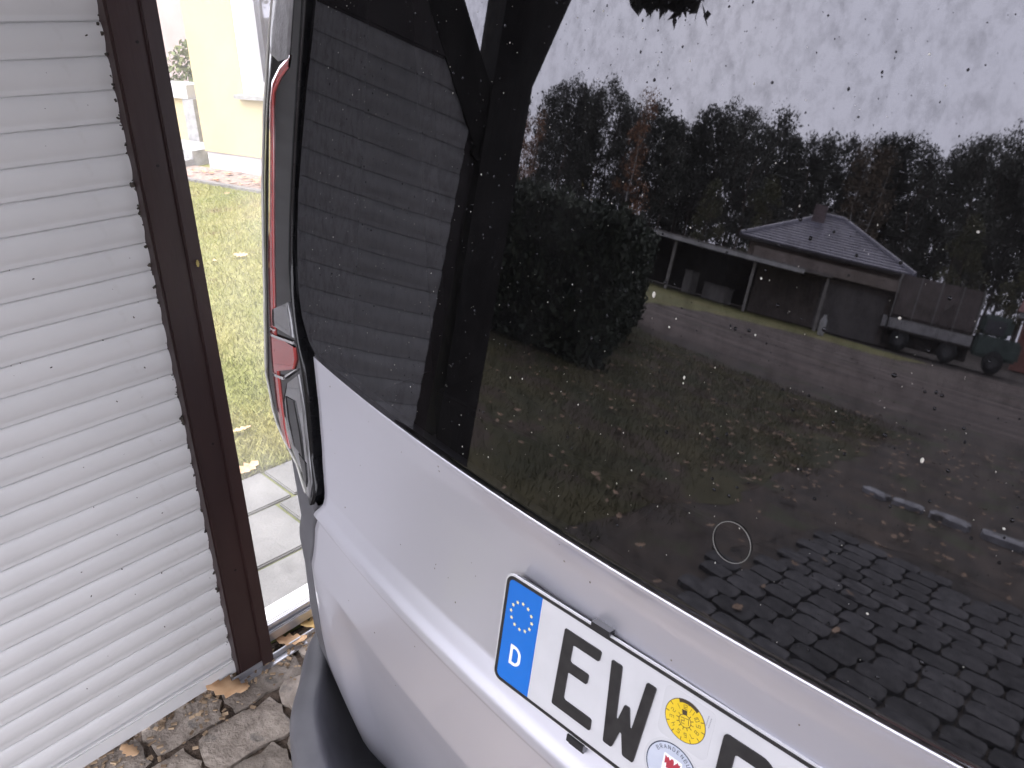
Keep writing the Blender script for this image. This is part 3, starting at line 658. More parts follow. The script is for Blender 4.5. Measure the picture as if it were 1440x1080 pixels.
pb = pm('euro_blue', (.005, .125, .48), (.007, .135, .51), rough=.35, scale=30, coat=.3); pys = pm('star_yellow', (.80, .70, .32), rough=.4); pal = pm('plate_edge', (.72, .72, .74), rough=.3, metal=.4)
plate = flat('license_plate', [rrect(0, 0, 520, 110, 9)], -1.6, 0, pal, van); tag(plate, 'white number plate with blue band reading EW')
flat('border', [rrect(1.6, 1.6, 518.4, 108.4, 8), rrect(4.6, 4.6, 515.4, 105.4, 6)], -.2, .5, pk, plate)
flat('face', [[(44.2, 4.9), (515, 4.9), (515, 105.1), (44.2, 105.1)]], -.2, .12, pw, plate)
flat('euro_band', [rounded([(4.8, 4.8), (43.6, 4.8), (43.6, 105.2), (4.8, 105.2)], [6, 0.01, 0.01, 6])], -.2, .2, pb, plate)
for k in range(12):
    a = math.radians(30 * k); cu, cv = 23.6 + 12.6 * math.cos(a), 34.2 + 12.8 * math.sin(a)
    flat('star', [[(cu + (2.0 if q % 2 == 0 else .9) * math.sin(math.pi * q / 5), cv - (2.0 if q % 2 == 0 else .9) * math.cos(math.pi * q / 5)) for q in range(10)]], .15, .35, pys, plate)
cw = pm('band_white', (.8, .8, .82), rough=.4)
flat('country_letter', [rounded([(16.8, 65.4), (25, 65.4), (29.8, 70), (29.8, 80.5), (25, 85.2), (16.8, 85.2)], [.3, 3, 4, 4, 3, .3]), rounded([(19.8, 68.4), (24, 68.4), (26.8, 71.2), (26.8, 79.4), (24, 82.2), (19.8, 82.2)][::-1], [.2, .2, 2, 2, 2, 2])], .15, .35, cw, plate)
flat('letter_e', [rounded([(72, 17.5), (110.8, 17.5), (110.3, 27.5), (82.6, 27.5), (82.4, 44.5), (103, 44.5), (102.6, 54.2), (82.2, 54.2), (82.2, 81.3), (113, 81.3), (113.6, 92.5), (71, 92.5)], [1.5, 2.5, 2.5, 2.5, 2.5, 2.5, 2.5, 2.5, 3, 2.5, 2.5, 2])], -.1, 1.3, pk, plate)
flat('letter_w', [rounded([(121.2, 18.2), (131.6, 18.2), (135.0, 64.5), (136.6, 65.2), (140.2, 48.6), (144.9, 48.6), (148.8, 65.2), (150.2, 64.8), (155.0, 18.2), (164, 18.2), (157.2, 92.5), (146.8, 92.5), (142.2, 74.2), (140.6, 74.2), (136.0, 92.5), (127.2, 92.5)], [1.5, 2, 1.5, 1.5, 1.2, 1.2, 1.5, 1.5, 2, 2, 2, 2, 1.2, 1.2, 2, 2])], -.1, 1.3, pk, plate)
flat('letter_d', [rounded([(222, 17.5), (256, 17.5), (268, 29), (268, 81), (256, 92.5), (222, 92.5)], [4, 6, 6, 6, 6, 4]), rounded([(233, 28.5), (252, 28.5), (257, 33), (257, 77), (252, 81.5), (233, 81.5)][::-1], 3)], -.1, 1.3, pk, plate)
# inspection disc and seal
def circ(cu, cv, r, n=40): return [(cu + r * math.cos(2 * math.pi * k / n), cv + r * math.sin(2 * math.pi * k / n)) for k in range(n)]
clear_f = pm('sticker_film', (.515, .515, .53), rough=.25, coat=.4); yel = pm('sticker_yellow', (.66, .46, .015), (.72, .51, .025), rough=.35, scale=60, coat=.5); ink = pm('sticker_ink', (.05, .035, .02), rough=.5)
UC, VC = 191.2, 29.4
flat('sticker_backing', [rrect(170.5, 8.6, 213.5, 51.5, 6)], .10, .22, clear_f, plate)
flat('inspection_sticker', [circ(UC, VC, 16.8)], .2, .40, yel, plate)
flat('sticker_ring', [circ(UC, VC, 17.2), circ(UC, VC, 16.7)[::-1]], .2, .45, ink, plate)
RT = math.radians(-14)          # the disc is stuck on slightly turned
def pol(rr, a): a += RT; return (UC + rr * math.sin(a), VC - rr * math.cos(a))
for k in range(12):
    a = math.radians(30 * k + 15); da = .30
    p0, p1 = pol(5.2, a), pol(7.4, a); q0, q1 = pol(13.8, a), pol(16.7, a)
    for s, e in ((p0, p1), (q0, q1)):
        d = (Vector(e) - Vector(s)).normalized() * .28; flat('sticker_tick', [[(s[0] - d.y, s[1] + d.x), (e[0] - d.y, e[1] + d.x), (e[0] + d.y, e[1] - d.x), (s[0] + d.y, s[1] - d.x)]], .38, .46, ink, plate)
flat('sticker_ring', [circ(UC, VC, 5.3, 24), circ(UC, VC, 4.8, 24)[::-1]], .38, .46, ink, plate)
arc = [pol(16.7, math.radians(a)) for a in range(-16, 48, 4)] + [pol(14.2, math.radians(a)) for a in range(44, -20, -4)]
flat('month_marker', [arc], .38, .47, ink, plate)
flat('month_marker', [[pol(5.6, -.35), pol(9.0, -.25), pol(9.0, .25), pol(5.6, .35)]], .38, .47, ink, plate)
SEG = {'0': 'abcdef', '1': 'bc', '2': 'abged', '3': 'abgcd', '4': 'fgbc', '5': 'afgcd', '6': 'afgedc', '7': 'abc', '8': 'abcdefg', '9': 'abcdfg'}
def digits(txt, c, ang, h, mat, name):
    """small stroke numerals centred on c, turned by ang"""
    w = h * .55; t = h * .11; parts = []
    for i, ch in enumerate(txt):
        x0 = (i - (len(txt) - 1) / 2) * (w * 1.45)
        L_ = {'a': ((-w / 2, -h / 2), (w / 2, -h / 2)), 'b': ((w / 2, -h / 2), (w / 2, 0)), 'c': ((w / 2, 0), (w / 2, h / 2)), 'd': ((-w / 2, h / 2), (w / 2, h / 2)), 'e': ((-w / 2, 0), (-w / 2, h / 2)), 'f': ((-w / 2, -h / 2), (-w / 2, 0)), 'g': ((-w / 2, 0), (w / 2, 0))}
        for s in SEG[ch]:
            (ax, ay), (bx, by) = L_[s]; d = Vector((bx - ax, by - ay)).normalized() * t / 2
            q = [(ax - d.x - d.y, ay - d.y + d.x), (bx + d.x - d.y, by + d.y + d.x), (bx + d.x + d.y, by + d.y - d.x), (ax - d.x + d.y, ay - d.y - d.x)]
            ca, sa = math.cos(ang), math.sin(ang)
            parts.append(([pl(c[0] + (x + x0) * ca - y * sa, c[1] + (x + x0) * sa + y * ca, .47 + .002 * len(parts)) for x, y in q], [(0, 3, 2, 1)]))
    return obj(name, *join(parts), mat, plate)
digits('27', (UC, VC), RT, 4.6, ink, 'numeral')
for k in range(12):
    n_ = (12 - k) if k else 12; a = math.radians(30 * k); digits(str(n_), pol(11.2, a), a + RT, 3.4, ink, 'numeral')
SUC, SVC = 189.0, 75.5
sil = pm('seal_silver_blue', (.50, .54, .64), (.60, .64, .73), rough=.3, scale=40, metal=.2, coat=.4); sblue = pm('seal_ink', (.03, .04, .07), rough=.5); cred = pm('crest_red', (.35, .03, .05), rough=.5)
flat('seal_backing', [circ(SUC, SVC, 24.5)], .10, .24, clear_f, plate)
flat('seal_sticker', [circ(SUC, SVC, 21.8)], .2, .40, sil, plate)
flat('seal_ring', [circ(SUC, SVC, 22.2), circ(SUC, SVC, 21.3)[::-1]], .2, .45, sblue, plate)
flat('crest', [rounded([(SUC - 8, SVC - 11), (SUC + 8, SVC - 11), (SUC + 8, SVC + 4), (SUC, SVC + 13), (SUC - 8, SVC + 4)], 1)], .38, .46, cw, plate)
flat('crest_mark', [[(SUC - 6.8, SVC - 9.6), (SUC - 4.6, SVC - 8.2), (SUC - 3.8, SVC - 9.6), (SUC - 2.4, SVC - 7), (SUC - 1.4, SVC - 9), (SUC + .2, SVC - 9.6), (SUC + 1.2, SVC - 8), (SUC + 1.4, SVC - 5), (SUC + 3.0, SVC - 7.6), (SUC + 4.2, SVC - 9.6), (SUC + 5.4, SVC - 8), (SUC + 6.8, SVC - 8.8), (SUC + 6.4, SVC - 2), (SUC + 4.8, SVC - 3.4), (SUC + 4.4, SVC + 1), (SUC + 2.2, SVC), (SUC + 2.4, SVC + 6), (SUC, SVC + 4), (SUC - 2.4, SVC + 6), (SUC - 2.2, SVC), (SUC - 4.4, SVC + 1), (SUC - 4.8, SVC - 3.4), (SUC - 6.4, SVC - 2)]], .45, .52, cred, plate)
# lettering round the top of the seal
FONT = {'B': ((0, 0, 0, 1), (0, 0, .8, .1), (.8, .1, .8, .4), (0, .5, .8, .5), (.9, .6, .9, .9), (0, 1, .8, 1)), 'R': ((0, 0, 0, 1), (0, 0, .8, 0), (.8, 0, .8, .5), (0, .5, .8, .5), (.3, .5, .9, 1)), 'A': ((0, 1, .45, 0), (.45, 0, .9, 1), (.2, .65, .7, .65)),
        'N': ((0, 1, 0, 0), (0, 0, .8, 1), (.8, 1, .8, 0)), 'D': ((0, 0, 0, 1), (0, 0, .6, 0), (.6, 0, .9, .5), (.9, .5, .6, 1), (0, 1, .6, 1)), 'E': ((0, 0, 0, 1), (0, 0, .8, 0), (0, .5, .6, .5), (0, 1, .8, 1)), 'U': ((0, 0, 0, 1), (0, 1, .8, 1), (.8, 0, .8, 1)), 'G': ((.8, 0, 0, 0), (0, 0, 0, 1), (0, 1, .8, 1), (.8, 1, .8, .5), (.4, .5, .8, .5))}
parts = []
for i, ch in enumerate('BRANDENBURG'):
    a = math.radians(-52 + 12.2 * i)
    for x0, y0, x1, y1 in FONT[ch]:
        A = Vector(((x0 - .45) * 2.3, -(19.6 - y0 * 3.2))); B_ = Vector(((x1 - .45) * 2.3, -(19.6 - y1 * 3.2))); d = (B_ - A).normalized() * .22
        q = [A + Vector((-d.y, d.x)), B_ + Vector((-d.y, d.x)), B_ + Vector((d.y, -d.x)), A + Vector((d.y, -d.x))]; ca, sa = math.cos(a), math.sin(a)
        parts.append(([pl(SUC + p.x * ca - p.y * sa, SVC + p.x * sa + p.y * ca, .47 + .001 * len(parts)) for p in q], [(0, 3, 2, 1)]))
obj('seal_lettering', *join(parts), sblue, plate)
parts = []
for j in range(2):      # two illegible lines of fine print up the side of the backing
    for k in range(6):
        u, v = 207.6 + j * 2.2 - .1 * k, 13.5 + k * 1.5 + j * .8; parts.append(([pl(u + a, v + b, .26) for a, b in ((0, 0), (0, 1.1), (.8, 1.1), (.8, 0))], [(0, 1, 2, 3)]))
obj('fine_print', *join(parts), pm('grey_ink', (.25, .25, .27), rough=.6), plate)
# clips and base
clip_m = pm('clip_plastic', (.015, .015, .017), rough=.3, coat=.4)
def plbox(name, u0, u1, v0, v1, h0, h1, mat, parent):
    return obj(name, [pl(u, v, h) for h in (h0, h1) for u, v in ((u0, v0), (u0, v1), (u1, v1), (u1, v0))], [f[::-1] for f in BOXF], mat, parent)
plbox('plate_base', 6, 514, 4, 106, -9, -1.7, clip_m, plate)
for u in (97, 403):
    plbox('clip', u, u + 18.5, -3.8, .8, -7, 2.4, clip_m, plate); plbox('clip_hook', u + .6, u + 18, .81, 2.6, .9, 2.2, clip_m, plate)
    plbox('clip', u - 4, u + 14, 109.4, 115.5, -6, 2.2, clip_m, plate); plbox('clip_hook', u - 3, u + 13, 115.6, 119.5, -5, -1.0, clip_m, plate)

# --- on the glass: round plug, rain drops, dust
def gp(X, Z, off): return Vector((X, SY(X, Z, off), Z))
ringv = [tuple(gp(.2035 + .0136 * math.cos(2 * math.pi * k / 48), 1.1065 + .0138 * math.sin(2 * math.pi * k / 48), -.0024)) for k in range(48)]
V, F = tube(ringv, .00030, 6, True); plug = obj('glass_sticker', V, F, pm('pale_ring', (.17, .17, .16), rough=.3), glass, True); tag(plug, 'thin round transparent disc on the rear window')
r = random.Random(21); V, F = [], []; BM, WM = [], []
def drop(X, Z, rad, hgt, sx, V, F, n=7):
    c = gp(X, Z, -.0016); k = len(V); e = .0006
    tX = (gp(X + .01, Z, -.0016) - gp(X - .01, Z, -.0016)).normalized(); tZ = (gp(X, Z + .004, -.0016) - gp(X, Z - .004, -.0016)).normalized(); nn_ = tZ.cross(tX).normalized()
    if nn_.y > 0: nn_ = -nn_
    for q, (rr, hh) in enumerate(((1, 0), (.72, .62))):
        for j in range(n):
            a = 2 * math.pi * j / n; V.append(tuple(c + tX * rad * rr * math.cos(a) * sx + tZ * rad * rr * math.sin(a) + nn_ * hgt * hh))
    V.append(tuple(c + nn_ * hgt)); 
    for j in range(n): j2 = (j + 1) % n; F.append((k + j, k + j2, k + n + j2, k + n + j)); F.append((k + n + j, k + n + j2, k + 2 * n))
for i in range(4200):
    X = r.uniform(-.40, .62); Z = 1.06 + .52 * r.random() ** .8
    if X < tab(GLX, Z) + .01: continue
    if X < -.1 and r.random() < .6: continue
    rad = .00026 + .0012 * r.random() ** 5; drop(X, Z, rad, rad * r.uniform(.3, .6), r.uniform(.7, 1.1), V, F)
drop_m = glassmat('water_drop', (.10, .10, .11), 1.2, 1.33)
tag(obj('rain_drops', V, F, drop_m, glass, True), kind='stuff')
V, F = [], []
for i in range(900):
    X = r.uniform(-.42, .62); Z = 1.05 + .5 * r.random()
    if X < tab(GLX, Z) + .01: continue
    rad = .0002 + .0007 * r.random() ** 4; drop(X, Z, rad, .0003, r.uniform(.4, 1.2), V, F, 5)
for px_ in ((.111, 1.247, .0022), (.298, 1.20, .0016), (.146, 1.20, .0013)): drop(px_[0], px_[1], px_[2], .0006, .6, V, F, 8)
tag(obj('dust_specks', V, F, pm('pale_dust', (.42, .40, .36), (.6, .58, .52), rough=.9, scale=200), glass), kind='stuff')
V, F = [], []
def pdot(X, Z, rad):
    c = Vector((X, SY(X, Z, -.0008), Z)); k = len(V)
    for j in range(7): a = 2 * math.pi * j / 7; V.append((c.x + rad * math.cos(a) * r.uniform(.6, 1.1), SY(c.x, c.z + rad * math.sin(a), -.0008), c.z + rad * math.sin(a)))
    F.append(tuple(k + j for j in range(7)))
for i in range(46): pdot(r.uniform(-.36, .55), r.choice((r.uniform(.87, 1.03), r.uniform(.87, 1.03), r.uniform(.6, .8))), .0005 + .0009 * r.random() ** 2)
tag(obj('dirt_spots', V, F, pm('brown_dirt', (.10, .085, .07), (.3, .28, .26), rough=.9, scale=150), gate), kind='stuff')
# ================================================================== garden side: yellow house
hs_ = thing('yellow_house', hw(0, 0, 0), 'pale yellow rendered house with white window across the lawn', 'house')
yel_m = pm('yellow_render', (.48, .395, .225), (.52, .43, .25), rough=.9, scale=1.2, bump=.15, bscale=180, extra=((.44, .365, .21), .8, .6))
plin_m = pm('grey_plinth', (.46, .46, .475), (.52, .52, .53), rough=.9, scale=3); grey_m = pm('grey_stone', (.24, .24, .235), (.36, .355, .35), rough=.9, scale=12, bump=.5, bscale=60)
pink_m = pm('pinkish_wall', (.36, .29, .265), (.42, .34, .315), rough=.9, scale=2); wf_m = pm('window_white', (.78, .78, .79), rough=.35); dk_m = pm('room_dark', (.10, .10, .10), (.16, .155, .15), rough=.9, scale=3)
def hwall(u0, u1, z0, z1, holes, dep=0, th=.3):
    parts = []
    us = sorted({u0, u1, *[h[0] for h in holes], *[h[1] for h in holes]}); zz = sorted({z0, z1, *[h[2] for h in holes], *[h[3] for h in holes]})
    for a, b in zip(us, us[1:]):
        for c, d in zip(zz, zz[1:]):
            if any(a >= h[0] - 1e-6 and b <= h[1] + 1e-6 and c >= h[2] - 1e-6 and d <= h[3] + 1e-6 for h in holes): continue
            parts.append(([hw(u, q, z) for z in (c, d) for u, q in ((a, dep), (b, dep), (b, dep + th), (a, dep + th))], BOXF))
    return join(parts)
HO = [(.70, 2.1, .74, 2.2), (3.4, 4.8, .74, 2.2)]
obj('wall', *hwall(-.04, 7, .17, 3.0, HO), yel_m, hs_); hbox('plinth', -.03, 7, .02, .3, -.05, .169, plin_m, hs_)
hbox('side_wall', -.04, .25, .31, 7, 0, 3.0, yel_m, hs_); hbox('wall_return', 7.01, 7.3, 0, 7, 0, 3.0, yel_m, hs_)
for u0, u1, z0, z1 in HO:
    fr = join([([hw(u, q, z) for z in (c, d) for u, q in ((a, .12), (b, .12), (b, .20), (a, .20))], BOXF) for a, b, c, d in ((u0, u0 + .13, z0, z1), (u1 - .13, u1, z0, z1), (u0 + .131, u1 - .131, z0, z0 + .10), (u0 + .131, u1 - .131, z1 - .10, z1), ((u0 + u1) / 2 - .05, (u0 + u1) / 2 + .05, z0 + .101, z1 - .101))])
    w_ = obj('window', *fr, wf_m, hs_); hbox('pane', u0 + .13, u1 - .13, .15, .16, z0 + .10, z1 - .10, win_glass, w_)
    hbox('room', u0 + .02, u1 - .02, .55, .6, z0 - .1, z1 + .1, dk_m, w_); hbox('reveal', u0 - .001, u0 + .02, .005, .119, z0, z1, wf_m, w_)
    hbox('sill', u0 - .06, u1 + .06, -.07, .119, z0 - .035, z0 - .001, grey_m, w_)
V = [hw(-.6, -.5, 2.95), hw(7.8, -.5, 2.95), hw(7.8, 7.6, 2.95), hw(-.6, 7.6, 2.95), hw(-.6, 3.5, 5.2), hw(7.8, 3.5, 5.2)]
tile_m = pm('red_tiles', (.22, .09, .06), (.30, .13, .09), rough=.85, scale=6); obj('roof', V, [(0, 1, 5, 4), (2, 3, 4, 5), (0, 4, 3), (1, 2, 5), (3, 2, 1, 0)], tile_m, hs_)
# porch to its left
po = thing('porch', hw(-1.2, .6, 0), 'low yellow porch parapet with grey coping and stone pier left of the house', 'porch')
hbox('parapet', -4.5, -1.13, .6, .8, .10, .575, yel_m, po); hbox('coping', -4.5, -1.0, .55, .85, .576, .72, plin_m, po); hbox('pier', -1.128, -.93, .56, .84, .02, .575, grey_m, po)
hbox('base', -4.5, -.93, .5, .84, -.05, .099, plin_m, po); hbox('step', -1.6, -.30, .02, .48, -.05, .14, grey_m, po); hbox('step', -1.6, -.30, -.25, .015, -.05, .06, grey_m, po)
nb = thing('neighbour_house', hw(-3, 4, 0), 'pinkish wall of a house beyond the porch, seen behind the brown rail', 'house')
hbox('wall', -9, -.6, 4.0, 4.3, -.05, 3.2, pink_m, nb); hbox('window', -3.9, -3.0, 3.97, 3.999, 1.0, 2.0, dk_m, nb); hbox('downpipe', -2.36, -2.28, 3.9, 3.98, 0, 3.2, pm('rust_pipe', (.30, .17, .10), (.4, .25, .16), rough=.8, scale=9), nb)
hbox('roof', -9.5, -.3, 3.6, 8, 3.21, 3.5, tile_m, nb)
pb_ = thing('porch_shrub', hw(-2.1, 1.4, 0), 'small green shrub behind the porch parapet', 'shrub'); r = random.Random(31)
cs = []
while len(cs) < 700:
    p = Vector((r.uniform(-1, 1), r.uniform(-1, 1), r.uniform(-1, 1)))
    if p.length < 1: q = hw(-2.1 + p.x * .32, 1.4 + p.y * .3, .72 + p.z * .42); cs.append(q)
obj('foliage', *leafquads(cs, .045, r), pm('shrub_leaf', (.08, .11, .03), (.16, .17, .06), rough=.8, scale=6), pb_); obj('stem', *tube([hw(-2.1, 1.4, 0), hw(-2.1, 1.4, .7)], .02, 6), wood_dark, pb_)

# ================================================================== behind the camera: what the rear window mirrors
# kerb stones
kb_m = pm('kerb_stone', (.13, .13, .14), (.22, .22, .235), rough=.85, scale=9, bump=.5, bscale=50, rnd_v=.1, extra=((.07, .066, .06), 7, .56))
kb = struct('kerb', [(-1.3, -5.72, -.034), (6, -5.75, -.034), (6, -5.40, -.034), (-1.3, -5.44, -.034)], [(0, 1, 2, 3)], soil_m)
for x0, ln, w, dz, rz in ((-1.25, .24, .15, .02, .3), (-.98, .26, .16, .02, -.15), (-.66, .32, .17, .03, .05), (-.26, .95, .19, .03, .0), (.72, .97, .19, .03, .01), (1.72, .97, .19, .035, 0), (2.72, .97, .19, .03, 0), (3.72, .97, .19, .03, 0)):
    V, F = sett(ln, w, dz, int(x0 * 50), .012, .012); mt = Matrix.Translation((x0 + ln / 2, -5.57 + rnd.uniform(-.02, .02), 0)) @ Matrix.Rotation(rz, 4, 'Z')
    obj('kerb_stone', [tuple(mt @ Vector(v)) for v in V], F, kb_m, kb)
# hedge
hd = thing('thuja_hedge', (-6.6, -6.7, 0), 'dark clipped conifer hedge beyond the lawn in the window reflection', 'hedge')
hu, hv = Vector((-.58, -.81, 0)).normalized(), Vector((-.81, .58, 0)).normalized(); hp0 = Vector((-4.75, -5.25, 0)); r = random.Random(44); cs = []
def hq(a, b, z): p = hp0 + hu * a + hv * b; return Vector((p.x, p.y, z))
LA, LB, HZ = 7.2, 3.6, 1.50
def bump_(p): return mnoise.noise(p * 1.6) * .09 + mnoise.noise(p * 5) * .04
for i in range(26000):
    f = r.random(); e = r.gauss(0, .05)
    if f < .42: a, b, z = r.uniform(0, LA), -.02 + e, r.uniform(0, HZ)
    elif f < .70: a, b, z = -.02 + e, r.uniform(0, LB), r.uniform(0, HZ)
    else: a, b, z = r.uniform(0, LA), r.uniform(0, LB), HZ + e
    p = hq(a, b, z); k = bump_(p); p += Vector((-k, k, k)) ; cs.append(p)
hedge_m = pm('thuja', (.010, .016, .009), (.026, .034, .017), rough=.8, scale=4)
obj('foliage', *leafquads(cs, .05, r), hedge_m, hd)
obj('core', [tuple(hq(a, b, z)) for z in (0, HZ - .06) for a, b in ((.07, .07), (LA, .07), (LA, LB), (.07, LB))], [f for f in BOXF], pm('hedge_core', (.008, .011, .007), rough=.9), hd)
# long low open shed with white fascia
def frame2(a, b):
    A, B = Vector((*a, 0)), Vector((*b, 0)); u = (B - A).normalized(); m_ = Vector((-u.y, u.x, 0))
    if m_.dot(A) < 0: m_ = -m_
    return A, u, m_, (B - A).length
def fbox(fr, name, u0, u1, d0, d1, z0, z1, mat, parent):
    A, u, m_, _ = fr; return obj(name, [tuple(A + u * x + m_ * d + Vector((0, 0, z))) for z in (z0, z1) for x, d in ((u0, d0), (u1, d0), (u1, d1), (u0, d1))], BOXF, mat, parent)
dark_w = pm('shed_dark_wood', (.02, .018, .016), (.04, .034, .03), rough=.9, scale=3); fas = pm('white_fascia', (.26, .26, .26), (.36, .36, .36), rough=.6, scale=2); felt = pm('roof_felt', (.10, .09, .085), (.17, .155, .145), rough=.9, scale=2)
S1 = frame2((-21.5, -21.8), (-10.9, -26.6)); LN = S1[3]
sd_ = thing('open_shed', S1[0], 'long low open shed with white fascia right of the hedge in the reflection', 'shed')
fbox(S1, 'roof', -.5, LN, -.3, 4.2, 1.86, 1.98, felt, sd_); fbox(S1, 'fascia', -.5, LN - 1.2, -.36, -.31, 1.78, 1.92, fas, sd_); fbox(S1, 'back_wall', 0, LN, 3.9, 4.1, 0, 1.85, dark_w, sd_)
for x in (0, LN * .36, LN * .7, LN - .2): fbox(S1, 'post', x, x + .14, -.1, .04, 0, 1.85, pm('grey_post', (.16, .15, .14), (.22, .21, .2), rough=.9, scale=5), sd_)
for x, w, h, c in ((1.6, 1.0, .7, 'stacked'), (5.1, .5, .8, 'stacked'), (6.6, 1.4, .55, 'stacked')):
    bt = thing('storage_box', S1[0] + S1[1] * x + S1[2] * 1.8, {1.6: 'low box standing at the left inside the open shed', 5.1: 'pale box in the middle of the open shed', 6.6: 'wide low box at the right inside the open shed'}[x], 'box')
    V, F = bevbox(-w / 2, w / 2, -.35, .35, 0, h, .03); obj('body', V, F, pm('dull_grey', (.14, .13, .125), (.20, .19, .18), rough=.9, scale=4), bt, False, True); V, F = bevbox(-w / 2 - .03, w / 2 + .03, -.38, .38, h + .001, h + .06, .015); obj('lid', V, F, felt, bt, False, True)
# bungalow with hipped tile roof
S2 = frame2((-18.6, -31.2), (-10.2, -34.8)); LN = S2[3]
bg_ = thing('bungalow', S2[0], 'bungalow with hipped grey tile roof and chimney in the window reflection', 'house')
brick = pm('brown_brick', (.16, .125, .10), (.22, .175, .145), rough=.9, scale=3); fbox(S2, 'wall', .4, LN - .4, .4, 8, 0, 2.75, brick, bg_)
A, u, m_, _ = S2
def fp(x, d, z): return A + u * x + m_ * d + Vector((0, 0, z))
rt = pm('grey_tiles', (.13, .127, .155), (.20, .195, .235), rough=.45, scale=5, bump=.2, bscale=9)
c0, c1, c2, c3, r0, r1 = fp(-.2, -.2, 2.85), fp(LN + .2, -.2, 2.85), fp(LN + .2, 8.6, 2.85), fp(-.2, 8.6, 2.85), fp(LN * .44, 4.2, 4.75), fp(LN * .56, 4.2, 4.75)
rf = obj('roof', [c0, c1, c2, c3, r0, r1], [(0, 1, 5, 4), (1, 2, 5), (2, 3, 4, 5), (3, 0, 4), (3, 2, 1, 0)], pm('roof_underlay', (.07, .065, .07), rough=.9), bg_)
parts = []
def courses(a, b, p, q, n):   # stepped tile courses on a roof face from eave a-b to ridge p-q
    for k in range(n):
        t0, t1 = k / n, (k + 1) / n; nr_ = (b - a).cross(p - a).normalized()
        if nr_.z < 0: nr_ = -nr_
        e0, e1, f0, f1 = a.lerp(p, t0), b.lerp(q, t0), a.lerp(p, t1), b.lerp(q, t1)
        parts.append(([tuple(e0 + nr_ * .08), tuple(e1 + nr_ * .08), tuple(f1 + nr_ * .03), tuple(f0 + nr_ * .03), tuple(e0 + nr_ * .01), tuple(e1 + nr_ * .01)], [(0, 1, 2, 3), (4, 5, 1, 0)]))
courses(c0, c1, r0, r1, 15); courses(c1, c2, r1, r1, 15); courses(c3, c0, r0, r0, 15)
tag(obj('tile_course', *join(parts), rt, rf), kind='stuff')
for a, b in ((c1, r1), (c0, r0), (r0, r1)): obj('ridge_tile', *tube([a + Vector((0, 0, .08)), b + Vector((0, 0, .08))], .11, 6), rt, rf)
fbox(S2, 'chimney', LN * .36, LN * .36 + .75, 3.2, 3.8, 4.0, 5.15, pm('chimney_brick', (.09, .07, .07), (.13, .10, .10), rough=.9, scale=4), bg_)
fbox(S2, 'gutter', -.3, LN + .3, -.32, -.21, 2.74, 2.84, dark_w, bg_)
wn = fbox(S2, 'window', 2, 3.3, .35, .399, 1.0, 2.2, wf_m, bg_); fbox(S2, 'pane', 2.1, 3.2, .33, .349, 1.1, 2.1, win_glass, wn); wn = fbox(S2, 'window', 5.6, 6.9, .35, .399, 1.0, 2.2, wf_m, bg_); fbox(S2, 'pane', 5.7, 6.8, .33, .349, 1.1, 2.1, win_glass, wn)
# brown boarded canopy/wall in front of the bungalow
S3 = frame2((-14.6, -26.2), (-8.2, -29.8)); LN = S3[3]; g3 = thing('boarded_garage', S3[0], 'brown boarded garage with flat roof edge before the bungalow', 'garage')
fbox(S3, 'wall', .2, LN, .3, 3.5, 0, 1.95, pm('brown_boards', (.075, .062, .055), (.115, .098, .088), rough=.9, scale=2.5, stretch=(6, 6, 1)), g3); fbox(S3, 'roof', -.2, LN + .3, -.1, 3.8, 1.955, 2.35, pm('brown_fascia', (.15, .125, .105), (.20, .17, .15), rough=.9, scale=2), g3)
fbox(S3, 'door', LN * .45, LN * .85, .26, .299, .0, 1.7, pm('garage_door', (.085, .078, .075), (.11, .10, .095), rough=.8, scale=2), g3)
# truck with canvas bed
S4 = frame2((-8.9, -29.2), (-4.4, -30.4)); tk = thing('parked_truck', S4[0], 'truck with brown canvas bed, grey side board and green cab in the reflection', 'truck')
V, F = bevbox(0, 3.5, 0, 2.0, 1.10, 2.62, .12)
def s4(V): A, u, m_, _ = S4; return [tuple(A + u * x + m_ * y + Vector((0, 0, z))) for x, y, z in V]
obj('canvas', s4(V), F, pm('brown_canvas', (.085, .072, .066), (.12, .10, .094), rough=.9, scale=3, bump=.3, bscale=6), tk)
for x in (0.02, .9, 1.75, 2.6, 3.42): V, F = bevbox(x, x + .06, -.03, 2.03, 1.12, 2.65, .01); obj('hoop', s4(V), F, pm('hoop_grey', (.2, .19, .18), rough=.7), tk)
V, F = bevbox(.05, 3.5, -.06, -.005, .74, 1.09, .015); obj('side_board', s4(V), F, pm('board_grey', (.20, .195, .195), (.27, .265, .26), rough=.6, scale=4), tk); V, F = bevbox(-.1, 3.55, -.03, 2.0, .66, .735, .01); obj('bed', s4(V), F, dark_w, tk)
V, F = bevbox(-.05, 3.5, .35, 1.9, .18, .655, .02); obj('underbed_shade', s4(V), F, dark_w, tk); V, F = bevbox(-.25, -.02, -.02, .3, .70, 1.12, .03); obj('tail_post', s4(V), F, pm('board_grey', (.3, .3, .3)), tk)  # dark box added to stand for the shade below the bed
green_m = pm('teal_cab', (.038, .058, .050), (.055, .078, .068), rough=.7, scale=3); V, F = bevbox(3.6, 5.4, .05, 1.95, .5, 1.25, .1); cb = obj('cab', s4(V), F, green_m, tk); V, F = bevbox(3.65, 4.9, .1, 1.9, 1.26, 1.95, .14); obj('cab_roof', s4(V), F, green_m, cb)
V, F = bevbox(3.85, 4.6, .07, .099, 1.32, 1.8, .01); obj('cab_window', s4(V), F, pm('cab_glass', (.02, .02, .025), rough=.1), cb)
